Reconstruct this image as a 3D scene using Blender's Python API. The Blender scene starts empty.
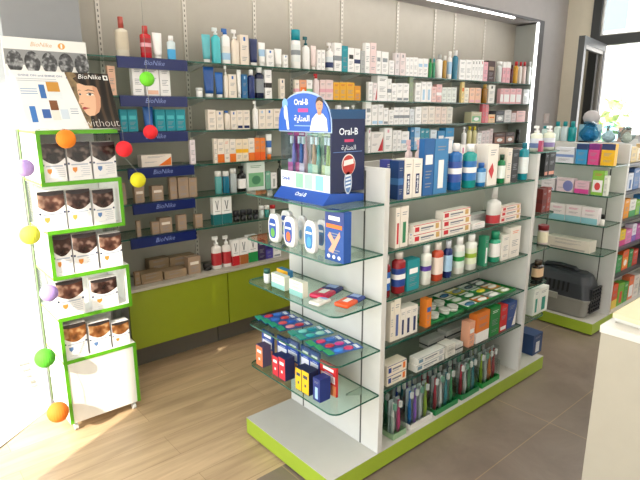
import bpy, bmesh, math, random
from mathutils import Vector, Matrix
random.seed(7)
SC = bpy.context.scene
COL = SC.collection
PI = math.pi

# ------------------------------------------------------------------ camera model
F_PX, PITCH, YAW = 529.28, -.2351, .861
CAM = Vector((-1.5882, -1.4449, 1.617))
FWD = Vector((math.cos(PITCH)*math.cos(YAW), math.cos(PITCH)*math.sin(YAW), math.sin(PITCH)))
RGT = Vector((math.sin(YAW), -math.cos(YAW), 0))
UPV = RGT.cross(FWD)

def solve(axis, px, known, vertical=False):
    """world coordinate along one axis of the point that shows at a pixel column (or row)"""
    n = (UPV - FWD*((240-px)/F_PX)) if vertical else (RGT - FWD*((px-320)/F_PX))
    s = n.dot(CAM)
    for i, v in known.items():
        s -= n[i]*v
    return s/n[axis]

# ------------------------------------------------------------------ materials
PAL = dict(W='#f5f2f0', C='#ecdfd1', G='#b4b6b5', B='#2a66b4', N='#14265a', T='#12909f', A='#4bbcc4', R='#c41f2a', M='#561420',
           P='#e6a9b4', H='#d63c8c', O='#ea741e', Y='#f2b51a', E='#1f8f47', L='#a9c832', D='#26211f', K='#111113', S='#a68d76',
           U='#5a3c9c', F='#a5c8e4', V='#6b4328', I='#efbfa2', Q='#7fb98a', X='#8a8f94', J='#7b2b24', Z='#3fa6dc')

def hexrgb(h):
    h = PAL.get(h, h).lstrip('#')
    def f(c):
        c /= 255
        return c/12.92 if c <= .04045 else ((c+.055)/1.055)**2.4
    return tuple(f(int(h[i:i+2], 16)) for i in (0, 2, 4))
MATS = {}
def nodes_of(name):
    m = bpy.data.materials.new(name); m.use_nodes = True
    nt = m.node_tree; nt.nodes.clear()
    return m, nt, nt.nodes, nt.links
def M(color, rough=.45, metal=0.0, vary=.05, scale=14.0):
    key = ('p', color, rough, metal, vary, scale)
    if key in MATS: return MATS[key]
    m, nt, N, L = nodes_of('paint')
    out = N.new('ShaderNodeOutputMaterial'); b = N.new('ShaderNodeBsdfPrincipled')
    tc = N.new('ShaderNodeTexCoord'); no = N.new('ShaderNodeTexNoise'); no.inputs['Scale'].default_value = scale
    no.inputs['Detail'].default_value = 3
    mx = N.new('ShaderNodeMix'); mx.data_type = 'RGBA'
    c = hexrgb(color)
    mx.inputs[6].default_value = tuple(x*(1-vary) for x in c)+(1,)
    mx.inputs[7].default_value = tuple(min(1, x*(1+vary)) for x in c)+(1,)
    L.new(tc.outputs['Object'], no.inputs['Vector']); L.new(no.outputs['Fac'], mx.inputs[0])
    L.new(mx.outputs[2], b.inputs['Base Color'])
    b.inputs['Roughness'].default_value = rough; b.inputs['Metallic'].default_value = metal
    L.new(b.outputs[0], out.inputs[0]); MATS[key] = m
    return m
def glass(tint='#eef6f2', refl=1.0, rough=.02):
    key = ('g', tint, refl)
    if key in MATS: return MATS[key]
    m, nt, N, L = nodes_of('clear_glass')
    out = N.new('ShaderNodeOutputMaterial'); tr = N.new('ShaderNodeBsdfTransparent'); gl = N.new('ShaderNodeBsdfGlossy')
    lw = N.new('ShaderNodeLayerWeight'); lw.inputs['Blend'].default_value = .5; pw = N.new('ShaderNodeMath'); pw.operation = 'POWER'; pw.inputs[1].default_value = 4
    mu = N.new('ShaderNodeMath'); mu.operation = 'MULTIPLY_ADD'; mu.inputs[1].default_value = .6*refl; mu.inputs[2].default_value = .025*refl; mx = N.new('ShaderNodeMixShader')
    tr.inputs[0].default_value = hexrgb(tint)+(1,); gl.inputs['Roughness'].default_value = rough
    L.new(lw.outputs['Facing'], pw.inputs[0]); L.new(pw.outputs[0], mu.inputs[0]); L.new(mu.outputs[0], mx.inputs[0]); L.new(tr.outputs[0], mx.inputs[1]); L.new(gl.outputs[0], mx.inputs[2])
    L.new(mx.outputs[0], out.inputs[0]); MATS[key] = m
    return m
def emit(color, s):
    m, nt, N, L = nodes_of('lamp')
    out = N.new('ShaderNodeOutputMaterial'); e = N.new('ShaderNodeEmission')
    e.inputs[0].default_value = hexrgb(color)+(1,); e.inputs[1].default_value = s
    L.new(e.outputs[0], out.inputs[0])
    return m
def ramp_mat(kind, stops, scale, rough=.5, dist=4.0, stretch=(1, 1, 1), detail=4):
    """a two-or-more colour procedural surface driven by noise or waves"""
    m, nt, N, L = nodes_of('patterned')
    out = N.new('ShaderNodeOutputMaterial'); b = N.new('ShaderNodeBsdfPrincipled'); b.inputs['Roughness'].default_value = rough
    tc = N.new('ShaderNodeTexCoord'); mp = N.new('ShaderNodeMapping'); mp.inputs['Scale'].default_value = stretch
    L.new(tc.outputs['Object'], mp.inputs[0])
    if kind == 'wave':
        t = N.new('ShaderNodeTexWave'); t.inputs['Distortion'].default_value = dist; t.inputs['Detail'].default_value = 2
    else:
        t = N.new('ShaderNodeTexNoise'); t.inputs['Detail'].default_value = detail
    t.inputs['Scale'].default_value = scale
    L.new(mp.outputs[0], t.inputs['Vector'])
    r = N.new('ShaderNodeValToRGB'); el = r.color_ramp.elements
    while len(el) < len(stops): el.new(.5)
    for e, (p, c) in zip(el, stops):
        e.position = p; e.color = hexrgb(c)+(1,)
    L.new(t.outputs['Fac'], r.inputs[0]); L.new(r.outputs[0], b.inputs['Base Color']); L.new(b.outputs[0], out.inputs[0])
    return m
def brick_floor(c1, c2, seam, bw, rh, mortar, loc, rough, grain, off_=.5):
    m, nt, N, L = nodes_of('flooring')
    out = N.new('ShaderNodeOutputMaterial'); b = N.new('ShaderNodeBsdfPrincipled'); b.inputs['Roughness'].default_value = rough
    tc = N.new('ShaderNodeTexCoord'); mp = N.new('ShaderNodeMapping'); mp.inputs['Location'].default_value = loc
    L.new(tc.outputs['Object'], mp.inputs[0])
    br = N.new('ShaderNodeTexBrick'); br.offset = off_; br.inputs['Scale'].default_value = 1
    br.inputs['Brick Width'].default_value = bw; br.inputs['Row Height'].default_value = rh
    br.inputs['Mortar Size'].default_value = mortar; br.inputs['Mortar Smooth'].default_value = .1; br.inputs['Bias'].default_value = 0
    br.inputs['Color1'].default_value = hexrgb(c1)+(1,); br.inputs['Color2'].default_value = hexrgb(c2)+(1,); br.inputs['Mortar'].default_value = hexrgb(seam)+(1,)
    L.new(mp.outputs[0], br.inputs['Vector'])
    m2 = N.new('ShaderNodeMapping'); m2.inputs['Scale'].default_value = grain; L.new(tc.outputs['Object'], m2.inputs[0])
    no = N.new('ShaderNodeTexNoise'); no.inputs['Scale'].default_value = 3; no.inputs['Detail'].default_value = 6; no.inputs['Roughness'].default_value = .62
    no.inputs['Distortion'].default_value = .6
    L.new(m2.outputs[0], no.inputs['Vector'])
    r = N.new('ShaderNodeValToRGB'); r.color_ramp.elements[0].position = .28; r.color_ramp.elements[0].color = (.66, .62, .58, 1)
    r.color_ramp.elements[1].position = .72; r.color_ramp.elements[1].color = (1.22, 1.2, 1.16, 1)
    L.new(no.outputs['Fac'], r.inputs[0])
    mx = N.new('ShaderNodeMix'); mx.data_type = 'RGBA'; mx.blend_type = 'MULTIPLY'; mx.inputs[0].default_value = .85
    L.new(br.outputs['Color'], mx.inputs[6]); L.new(r.outputs[0], mx.inputs[7]); L.new(mx.outputs[2], b.inputs['Base Color'])
    L.new(b.outputs[0], out.inputs[0])
    return m

# ------------------------------------------------------------------ mesh building
class MB:
    def __init__(s): s.v, s.f, s.m, s.sm, s.mats = [], [], [], [], []
    def mi(s, m):
        if m not in s.mats: s.mats.append(m)
        return s.mats.index(m)
    def face(s, pts, m, smooth=False):
        b = len(s.v); s.v += [tuple(p) for p in pts]; s.f.append(tuple(range(b, b+len(pts)))); s.m.append(s.mi(m)); s.sm.append(smooth)
    def box(s, x0, x1, y0, y1, z0, z1, m, ch=0.0):
        b = len(s.v); k = s.mi(m)
        if ch <= 0:
            s.v += [(x, y, z) for z in (z0, z1) for y in (y0, y1) for x in (x0, x1)]
            fs = [(0, 2, 3, 1), (4, 5, 7, 6), (0, 1, 5, 4), (2, 6, 7, 3), (0, 4, 6, 2), (1, 3, 7, 5)]
            for f in fs: s.f.append(tuple(b+i for i in f)); s.m.append(k); s.sm.append(False)
        else:
            bm = bmesh.new(); bmesh.ops.create_cube(bm, size=1)
            for v in bm.verts: v.co = ((x0+x1)/2+v.co.x*(x1-x0), (y0+y1)/2+v.co.y*(y1-y0), (z0+z1)/2+v.co.z*(z1-z0))
            bmesh.ops.bevel(bm, geom=bm.edges[:]+bm.verts[:], offset=ch, segments=2, profile=.6, affect='EDGES')
            s.add_bm(bm, m, False)
        return s
    def add_bm(s, bm, m, smooth=True, mtx=None):
        b = len(s.v); k = s.mi(m); bm.verts.index_update()
        s.v += [tuple((mtx @ v.co) if mtx else v.co) for v in bm.verts]
        for f in bm.faces: s.f.append(tuple(b+v.index for v in f.verts)); s.m.append(k); s.sm.append(smooth)
        bm.free()
    def lathe(s, prof, m, cx=0, cy=0, seg=16, sy=1.0, sq=1.0, cap=True, mats=None, smooth=True, wob=None):
        """rings of (r, z); sq<1 squares the section; mats: one per band"""
        b = len(s.v); n = len(prof)
        for i, (r, z) in enumerate(prof):
            for j in range(seg):
                a = 2*PI*(j+.5)/seg; c, q = math.cos(a), math.sin(a)
                px = math.copysign(abs(c)**sq, c); py = math.copysign(abs(q)**sq, q)
                k = wob(a, z) if wob else 1
                s.v.append((cx+r*px*k, cy+r*py*sy*k, z))
        for i in range(n-1):
            mm = s.mi(mats[i] if mats else m)
            for j in range(seg):
                s.f.append((b+i*seg+j, b+i*seg+(j+1) % seg, b+(i+1)*seg+(j+1) % seg, b+(i+1)*seg+j)); s.m.append(mm); s.sm.append(smooth)
        if cap:
            s.f.append(tuple(b+j for j in reversed(range(seg)))); s.m.append(s.mi(mats[0] if mats else m)); s.sm.append(False)
            s.f.append(tuple(b+(n-1)*seg+j for j in range(seg))); s.m.append(s.mi(mats[-1] if mats else m)); s.sm.append(False)
        return s
    def tube(s, pts, r, m, seg=6, cap=True):
        pts = [Vector(p) for p in pts]; b = len(s.v); k = s.mi(m); n = len(pts)
        rr = r if isinstance(r, (list, tuple)) else [r]*n
        for i, p in enumerate(pts):
            t = (pts[min(i+1, n-1)]-pts[max(i-1, 0)]).normalized()
            a = Vector((0, 0, 1)) if abs(t.z) < .9 else Vector((1, 0, 0))
            u = t.cross(a).normalized(); w = t.cross(u)
            for j in range(seg):
                an = 2*PI*j/seg; s.v.append(tuple(p+(u*math.cos(an)+w*math.sin(an))*rr[i]))
        for i in range(n-1):
            for j in range(seg):
                s.f.append((b+i*seg+j, b+(i+1)*seg+j, b+(i+1)*seg+(j+1) % seg, b+i*seg+(j+1) % seg)); s.m.append(k); s.sm.append(True)
        if cap:
            s.f.append(tuple(b+j for j in range(seg))); s.m.append(k); s.sm.append(False)
            s.f.append(tuple(b+(n-1)*seg+j for j in reversed(range(seg)))); s.m.append(k); s.sm.append(False)
        return s
    def prism(s, poly, z0, z1, m, mside=None, axis='z'):
        """polygon (list of 2-D points) pulled from z0 to z1; axis 'y': points are (x, z)"""
        P3 = (lambda p, h: (p[0], p[1], h)) if axis == 'z' else ((lambda p, h: (p[0], h, p[1])) if axis == 'y' else (lambda p, h: (h, p[0], p[1])))
        lo = [P3(p, z0) for p in poly]; hi = [P3(p, z1) for p in poly]
        s.face(list(reversed(lo)), m); s.face(hi, m)
        for i in range(len(poly)):
            j = (i+1) % len(poly); s.face([lo[i], lo[j], hi[j], hi[i]], mside or m)
        return s
    def rect(s, x0, x1, z0, z1, y, m):
        s.face([(x0, y, z0), (x1, y, z0), (x1, y, z1), (x0, y, z1)], m)
    def poly(s, pts, y, m):
        s.face([(p[0], y, p[1]) for p in pts], m)
    def ell(s, cx, cz, rx, rz, y, m, n=18, a0=0, a1=2*PI):
        s.face([(cx+rx*math.cos(a0+(a1-a0)*i/n), y, cz+rz*math.sin(a0+(a1-a0)*i/n)) for i in range(n if a1-a0 > 6 else n+1)], m)
    def build(s, name, parent=None, loc=(0, 0, 0), rot=(0, 0, 0)):
        me = bpy.data.meshes.new(name); me.from_pydata(s.v, [], s.f)
        for m in s.mats: me.materials.append(m)
        me.polygons.foreach_set('material_index', s.m); me.polygons.foreach_set('use_smooth', s.sm)
        me.update()
        bm = bmesh.new(); bm.from_mesh(me)
        if not getattr(s, 'flat', False): bmesh.ops.recalc_face_normals(bm, faces=bm.faces[:])
        bm.to_mesh(me); bm.free()
        o = bpy.data.objects.new(name, me); COL.objects.link(o)
        o.location = loc; o.rotation_euler = rot
        if parent: o.parent = parent
        return o
def tag(o, label, cat, group=None, kind=None):
    o['label'] = label; o['category'] = cat
    if group: o['group'] = group
    if kind: o['kind'] = kind
    return o
def struct(o, label=None):
    o['kind'] = 'structure'
    if label: o['label'] = label
    return o
def empty(name, loc=(0, 0, 0), rz=0, rx=0):
    o = bpy.data.objects.new(name, None); COL.objects.link(o); o.location = loc; o.rotation_euler = (rx, 0, rz); o.empty_display_size = .05
    return o
def lettering(s, size, color, parent, loc, rot=(PI/2, 0, 0), shear=0, bold=0, align='CENTER', name='lettering', width=None, emi=None):
    cu = bpy.data.curves.new('t', 'FONT'); cu.body = s; cu.size = size; cu.align_x = align; cu.align_y = 'CENTER'; cu.shear = shear; cu.offset = bold; cu.resolution_u = 2
    o = bpy.data.objects.new('t', cu); COL.objects.link(o); bpy.context.view_layer.update()
    dg = bpy.context.evaluated_depsgraph_get(); me = bpy.data.meshes.new_from_object(o.evaluated_get(dg)); bpy.data.objects.remove(o)
    me.materials.clear(); me.materials.append(M(color, .5))
    if width and len(me.vertices):
        xs = [v.co.x for v in me.vertices]; k = width/max(1e-6, max(xs)-min(xs))
        for v in me.vertices: v.co.x *= k
    t = bpy.data.objects.new(name, me); COL.objects.link(t); t.parent = parent; t.location = loc; t.rotation_euler = rot
    return t

# ------------------------------------------------------------------ camera
cam = bpy.data.cameras.new('camera'); cam.sensor_width = 36; cam.lens = F_PX/640*36; cam.clip_start = .02
co = bpy.data.objects.new('camera', cam); COL.objects.link(co)
co.matrix_world = Matrix(((RGT.x, UPV.x, -FWD.x, CAM.x), (RGT.y, UPV.y, -FWD.y, CAM.y), (RGT.z, UPV.z, -FWD.z, CAM.z), (0, 0, 0, 1)))
SC.camera = co

# ------------------------------------------------------------------ setting
HC = 3.0                                     # ceiling height
YF, YB = 1.588, 1.85                         # wall niche front and back
DOOR_A, DOOR_B = (-.985, 1.588), (-2.6, .25)  # chamfered entrance
PX = 4.70                                    # wall with the window
wood = brick_floor('#c7ac8a', '#b89e7d', '#9a8061', 1.25, .185, .0012, (0, .02, 0), .38, (.55, 5.5, 1))
tile = brick_floor('#83756a', '#7a6d62', '#a58f72', 1.304, .652, .0022, (.304, .326, 0), .36, (.9, .9, 1), 0)
fl = MB()
fl.face([(-2.6, .326, 0), (PX, .326, 0), (PX, 2.0, 0), (-.95, 2.0, 0), (-.95, 1.655, 0), (DOOR_A[0], DOOR_A[1], 0), DOOR_B+(0,)], wood)
fl.face([(1.3, .3262, .0006), (PX, .3262, .0006), (PX, 1.9, .0006), (1.3, 1.9, .0006)], tile)
fl.face([(-2.6, -3.4, 0), (PX, -3.4, 0), (PX, .326, 0), (-2.6, .326, 0)], tile)
# continue the wood to the corner of the shop where the tile would not reach
fl.face([(-2.6, -.9, .0006), (-.45, -.9, .0006), (-.45, .3262, .0006), (-2.6, .3262, .0006)], wood)
fl.box(-2.7, PX+.1, -3.5, 2.1, -.12, -.02, M('#8b8378', .8))
struct(fl.build('floor'), 'wood plank floor meeting large brown grey tiles')
ceil = MB(); ceil.box(-2.7, PX+.1, -3.5, 2.1, HC, HC+.12, M('#e9e7e2', .8)); struct(ceil.build('ceiling'))
greyw, beige = M('#b3adac', .7), M('#e0d7c4', .75)
w = MB()
w.box(-.985, 4.80, YF, YF+.45, 2.558, HC, greyw)                         # bulkhead
w.box(-.985, -.62, YF, YF+.45, 0, 2.558, M('#8f9093', .7))                # pier
w.box(4.18, 4.80, YF, YF+.45, 0, 2.558, greyw)                           # wall beyond the niche
w.box(-.62, 4.18, YF+.27, YF+.45, 0, 2.558, greyw)
struct(w.build('wall_back'))
t = MB(); t.box(4.085, 4.18, YF-.012, YF+.05, 0, 2.575, M('#5d5a5c', .4)); t.box(-.62, 4.085, YF-.012, YF+.012, 2.556, 2.578, M('#5d5a5c', .4))
struct(t.build('trim_1'))
w = MB()                                                                  # wall with the window
WY0, WY1, WZ0, WZ1 = -1.9, 1.30, .75, 2.92
w.box(PX, PX+.1, WY1, 2.05, 0, HC, beige); w.box(PX, PX+.1, -3.5, WY0, 0, HC, beige)
w.box(PX, PX+.1, WY0, WY1, 0, WZ0, beige); w.box(PX, PX+.1, WY0, WY1, WZ1, HC, beige)
struct(w.build('wall_right'))
w = MB(); w.box(-2.7, PX, -3.5, -3.4, 0, HC, M('#d8d4cb', .8)); struct(w.build('wall_front'))
w = MB(); w.box(-2.7, -2.6, -3.4, -2.6, 0, HC, M('#d8d4cb', .8)); w.box(-2.7, -2.6, -2.6, .25, 2.5, HC, M('#d8d4cb', .8)); w.box(-2.7, -2.6, .05, .25, 0, 2.5, M('#d8d4cb', .8))
w.box(-2.7, -2.6, -2.6, .05, 0, .1, M('#d8d4cb', .8)); struct(w.build('wall_left'))
lint = MB()                                                               # lintel over the chamfered entrance
ax, ay = DOOR_A; bx, by = DOOR_B
lint.prism([(ax, ay), (bx, by), (bx-.06, by+.08), (ax-.06, ay+.08)], 2.46, HC, M('#d8d4cb', .8)); struct(lint.build('wall_entrance'))
# the window: frame, transom, panes and the leaf that stands open
win = struct(empty('window_1', (PX, (WY0+WY1)/2, WZ0))); wl = Vector(win.location)
dk = M('#3d3f40', .4)
fr = MB()
def wb(y0, y1, z0, z1, mb=fr, x0=-.02, x1=.08, m=dk): mb.box(x0, x1, y0-wl.y, y1-wl.y, z0-wl.z, z1-wl.z, m)
wb(WY1-.09, WY1, WZ0, WZ1); wb(WY0, WY0+.09, WZ0, WZ1); wb(WY0+.09, WY1-.09, 2.33, 2.43); wb(WY0+.09, WY1-.09, WZ0, WZ0+.07); wb(WY0+.09, WY1-.09, WZ1-.07, WZ1)
wb(-.35, -.27, WZ0+.07, WZ1-.07)
fr.build('window_frame', win)
gb = M('#c9c6c2', .4); bd = MB()
wb(WY1-.105, WY1-.09, 2.43, WZ1-.07, bd, .01, .06, gb); wb(-.26, WY1-.105, 2.43, 2.445, bd, .01, .06, gb); bd.build('glazing_bead', win)
pn = MB(); wb(-.27, WY1-.09, 2.43, WZ1-.07, pn, .04, .046, glass('#eef3f4')); wb(WY0+.09, -.35, WZ0+.07, WZ1-.07, pn, .04, .046, glass('#eef3f4')); pn.build('pane', win)
hx, hy, fx, fy = 4.66, 1.135, 3.79, .985
ang = math.atan2(fy-hy, fx-hx); ln = math.hypot(fy-hy, fx-hx)
sash = MB(); z0, z1 = WZ0+.08-wl.z, 2.335-wl.z
for a, b, c, d in ((0, .075, z0, z1), (ln-.075, ln, z0, z1), (.075, ln-.075, z0, z0+.08), (.075, ln-.075, z1-.075, z1)): sash.box(a, b, -.028, .028, c, d, dk)
so = sash.build('opened_sash', win, (hx-wl.x, hy-wl.y, 0), (0, 0, ang)); so['label'] = 'dark framed window leaf standing open'
sp = MB(); sp.box(.075, ln-.075, -.004, .004, z0+.08, z1-.075, glass('#dededb', 0)); sp.build('pane', so)
sb = MB(); 
for a, b, c, d in ((.075, .095, z0+.08, z1-.075), (ln-.095, ln-.075, z0+.08, z1-.075), (.095, ln-.095, z1-.11, z1-.075)): sb.box(a, b, -.02, .02, c, d, M('#8c8884', .4))
sb.build('glazing_bead', so)

# outside: sunlit paving, a white block of flats across the street, a palm and shrubs
g = MB(); g.face([(-9, 1.3, -.03), (-2.6, .25, -.001), (DOOR_A[0], DOOR_A[1], -.001), (-.95, 1.655, -.001), (-.95, 2.2, -.001), (-.95, 12, -.03), (-9, 12, -.03)], M('#d9d4c8', .8))
g.face([(-9, -6, -.03), (-2.7, -6, -.03), (-2.7, .25, -.03), (-9, 1.3, -.03)], M('#d9d4c8', .8))
g.face([(PX+.1, -12, -.1), (40, -12, -.1), (40, 25, -.1), (PX+.1, 25, -.1)], M('#cfcac0', .8)); g.flat = True
struct(g.build('outside_pavement'))
dm = MB(); dm.box(-1.02, -.93, 1.90, 2.34, 0, .012, M('#b9b2a6', .6)); 
for i in range(4): dm.box(-1.01+.0, -.94, 1.93+i*.1, 1.96+i*.1, .012, .016, M('#8d8778', .5))
tag(dm.build('drain_cover'), 'grey drain cover in the bright paving outside the entrance', 'drain cover')
def block(name, x, y0, y1, h, col, label):
    b = empty(name, (x, (y0+y1)/2, -.1)); W2 = (y1-y0)/2
    mb = MB(); mb.box(0, 6, -W2, W2, 0, h, M(col, .8)); mb.build('facade', b)
    for k in range(1, int(h//2.9)+1):
        mb = MB(); mb.box(-1.0, 0, -W2*.9, W2*.45, k*2.9-.1, k*2.9+.1, M('#e4e6ea', .8)); mb.box(-1.0, -.92, -W2*.9, W2*.45, k*2.9+.1, k*2.9+.95, M(col, .8)); mb.build('balcony', b)
        for q in (-.7, -.35, 0, .3): 
            mb = MB(); mb.box(-.02, .01, W2*q-.6, W2*q+.6, k*2.9+.2, k*2.9+2.3, M('#8fa3b5', .3)); mb.build('window', b)
    return tag(b, label, 'building')
block('apartment_street_building', 15, -2, 9.5, 13, '#efece8', 'white balconied apartment block across the street, seen through the window')
block('pale_street_building', 12.5, -9, -2.6, 12, '#d9cdd0', 'pale pinkish grey building beside the white block across the street')
nb = empty('neighbour_street_building', (-5.2, 8.5, -.03)); mb = MB(); mb.box(-4, 4.6, 0, 4, 0, 8, M('#ece6d2', .8)); mb.build('facade', nb)
for k in range(5):
    mb = MB(); mb.box(-3.4+k*1.6, -2.5+k*1.6, -.02, .02, .5, 2.6, M('#d9cf9a', .5)); mb.build('shutter', nb)
tag(nb, 'sunlit cream building glimpsed past the entrance', 'building')
fb2 = empty('added_shading_building', (-8, -10.4, -.03)); mb = MB(); mb.box(-2, 2, -7, 7, 0, 11, M('#c9c0b0', .8)); mb.build('facade', fb2)  # unseen block added to keep the sun off the shop front and island
for k in range(4):
    for q in range(3):
        mb = MB(); mb.box(1.98, 2.03, -5+q*4, -3.6+q*4, 1+k*2.7, 2.6+k*2.7, M('#7d8c98', .3)); mb.build('window', fb2)
tag(fb2, 'unseen stone coloured block added to shade the shop front, behind the camera', 'building')
pt = empty('palm_tree', (8.2, 2.47, -.1), 0, math.radians(-6))
mb = MB(); mb.lathe([(.085-.0004*i+(.035 if i % 2 else 0), i*.1) for i in range(66)], None, seg=14, mats=None or [ramp_mat('noise', [(.3, '#43352a'), (.7, '#8a745e')], 12)]*65,
                    wob=lambda a, z: 1+.12*math.sin(5*a+z*18)); mb.build('trunk', pt)
lf = MB(); lm = M('#5d7a3c', .6)
for k in range(14):
    a = k*2.4; pts = [(math.cos(a)*.22*i, math.sin(a)*.22*i, 6.5+.35*math.sin(i*.42+.2*(k % 3))-.018*i*i) for i in range(9)]
    lf.tube(pts, .012, lm, 4)
    for i in range(1, 8):
        p = Vector(pts[i]); t_ = Vector((-math.sin(a), math.cos(a), 0))
        for sgn in (-1, 1):
            q = p+t_*sgn*.42-Vector((0, 0, .22)); d = (Vector(pts[i+1])-p).normalized()*.05
            lf.face([p-d, p+d, q], lm); 
lf.build('fronds', pt); tag(pt, 'shaggy palm trunk seen through the open window leaf', 'palm tree')
def shrub(x, y, h, r, col, label):
    mb = MB(); m_ = ramp_mat('noise', [(.35, col[0]), (.65, col[1])], 9)
    for k in range(120):
        a, q, rr = random.random()*2*PI, random.random(), r*random.random()**.5
        p = Vector((rr*math.cos(a), rr*math.sin(a), .15+q*h)); n = Vector((random.gauss(0, 1), random.gauss(0, 1), random.gauss(0, 1))).normalized(); u = n.orthogonal().normalized()*.12; v_ = n.cross(u)*.6
        mb.face([p-u, p+v_, p+u, p-v_], m_)
    s_ = mb.build('foliage'); e = empty('garden_shrub', (x, y, -.1)); s_.parent = e
    st = MB(); st.tube([(0, 0, 0), (0.02, 0, h*.8)], .03, M('#5b4630', .8)); st.build('stem', e)
    return tag(e, label, 'shrub')
shrub(9.5, 2.88, 1.85, .35, ('#7f9a50', '#b3c47a'), 'light green shrub outside, beyond the opened window leaf')

# ------------------------------------------------------------------ lamps
def ceiling_panel(x, y, label, power):
    e = empty('ceiling_light', (x, y, HC)); mb = MB(); mb.box(-.32, .32, -.32, .32, -.03, 0, M('#d0d0d0', .4)); mb.build('housing', e)
    mb = MB(); mb.box(-.29, .29, -.29, .29, -.036, -.03, emit('#fff7ec', power)); mb.build('diffuser', e)
    tag(e, label, 'ceiling light', 'square ceiling lights')
for i, (x, y) in enumerate([(-1.4, -1.9), (.4, -1.9), (2.2, -1.9), (-1.4, -.35), (.4, -.6), (2.2, -.6), (3.8, -1.2), (3.7, .45), (1.6, .55)]):  # panel before the niche's far end is added to brighten the grey wall
    ceiling_panel(x, y, 'square recessed ceiling light panel above the shop floor', 6.5)
led = MB(); led.box(4.069, 4.084, YF-.004, YF+.012, .58, 2.548, emit('#ffffff', 9)); tag(led.build('led_strip'), 'upright glowing white light strip at the far edge of the wall niche', 'light strip')
led = MB(); led.box(-.55, 3.62, YF+.018, YF+.03, 2.548, 2.557, emit('#fffdf8', 24)); tag(led.build('led_strip'), 'long glowing light strip under the top of the wall niche', 'light strip')
sun = bpy.data.lights.new('sun', 'SUN'); sun.energy = 7.0; sun.angle = math.radians(.6); sun.color = (1, .93, .8)
so_ = bpy.data.objects.new('sun', sun); COL.objects.link(so_)
el = math.radians(33); dv = Vector((.9*math.cos(el), .436*math.cos(el), -math.sin(el)))
so_.rotation_euler = dv.to_track_quat('-Z', 'Y').to_euler()
wd = bpy.data.worlds.new('world'); SC.world = wd; wd.use_nodes = True
nt = wd.node_tree; bg = nt.nodes['Background']
tcw = nt.nodes.new('ShaderNodeTexCoord'); sx = nt.nodes.new('ShaderNodeSeparateXYZ'); rp = nt.nodes.new('ShaderNodeValToRGB')
rp.color_ramp.elements[0].position = .45; rp.color_ramp.elements[0].color = (.9, .86, .78, 1); rp.color_ramp.elements[1].position = .8; rp.color_ramp.elements[1].color = (.72, .86, 1, 1)
mpw = nt.nodes.new('ShaderNodeMath'); mpw.operation = 'MULTIPLY_ADD'; mpw.inputs[1].default_value = .5; mpw.inputs[2].default_value = .5
nt.links.new(tcw.outputs['Generated'], sx.inputs[0]); nt.links.new(sx.outputs['Z'], mpw.inputs[0]); nt.links.new(mpw.outputs[0], rp.inputs[0]); nt.links.new(rp.outputs[0], bg.inputs[0])
bg.inputs[1].default_value = 3.4
# daylight through shop front and window, plus an added fill behind the camera
def area_light(name, loc, rot, sx_, sy_, p, col=(1, .97, .92)):
    a = bpy.data.lights.new(name, 'AREA'); a.shape = 'RECTANGLE'; a.size = sx_; a.size_y = sy_; a.energy = p; a.color = col
    o = bpy.data.objects.new(name, a); COL.objects.link(o); o.location = loc; o.rotation_euler = rot
    return o
area_light('shopfront_daylight', (-2.62, -1.25, 1.35), (0, -PI/2, 0), 2.2, 2.4, 26)
area_light('window_daylight', (PX-.03+.2, -.3, 1.8), (0, PI/2, 0), 2.0, 2.6, 30, (.95, .98, 1))
area_light('front_fill_light', (1.0, -3.36, 1.7), (PI/2, 0, 0), 5.5, 2.2, 34, (1, .97, .93))  # added fill lamp, no window there; evenly brightens faces turned toward it
SC.view_settings.view_transform = 'Standard'; SC.view_settings.look = 'None'; SC.view_settings.exposure = .25; SC.view_settings.gamma = 1; SC.view_settings.use_curve_mapping = False
SC.cycles.use_denoising = True; SC.cycles.max_bounces = 10; SC.cycles.transparent_max_bounces = 24; SC.cycles.caustics_reflective = False; SC.cycles.caustics_refractive = False

WHITE, OFFW, LIME, STEEL = M('#cfceca', .45), M('#bfbcb4', .5), M('#9cb433', .38), M('#9fa19f', .35, .6)
GLS, GEDGE = glass('#e2efe9', 1.1), M('#1f5a4c', .15)
DARKSLOT = M('#4e4c48', .6)
def glass_shelf(mb, x0, x1, y0, y1, z, th=.008, round_=(), r=.045):
    """slab whose top is at z; round_: which corners (0 x0y0, 1 x1y0, 2 x1y1, 3 x0y1)"""
    pts = []
    cs = [(x0, y0, 180), (x1, y0, 270), (x1, y1, 0), (x0, y1, 90)]
    for i, (x, y, a) in enumerate(cs):
        if i in round_:
            cx = x+(r if x == x0 else -r); cy = y+(r if y == y0 else -r)
            for k in range(6):
                q = math.radians(a+90*k/5); pts.append((cx+r*math.cos(q), cy+r*math.sin(q)))
        else: pts.append((x, y))
    mb.prism(pts, z-th, z, GLS, GEDGE)

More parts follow.
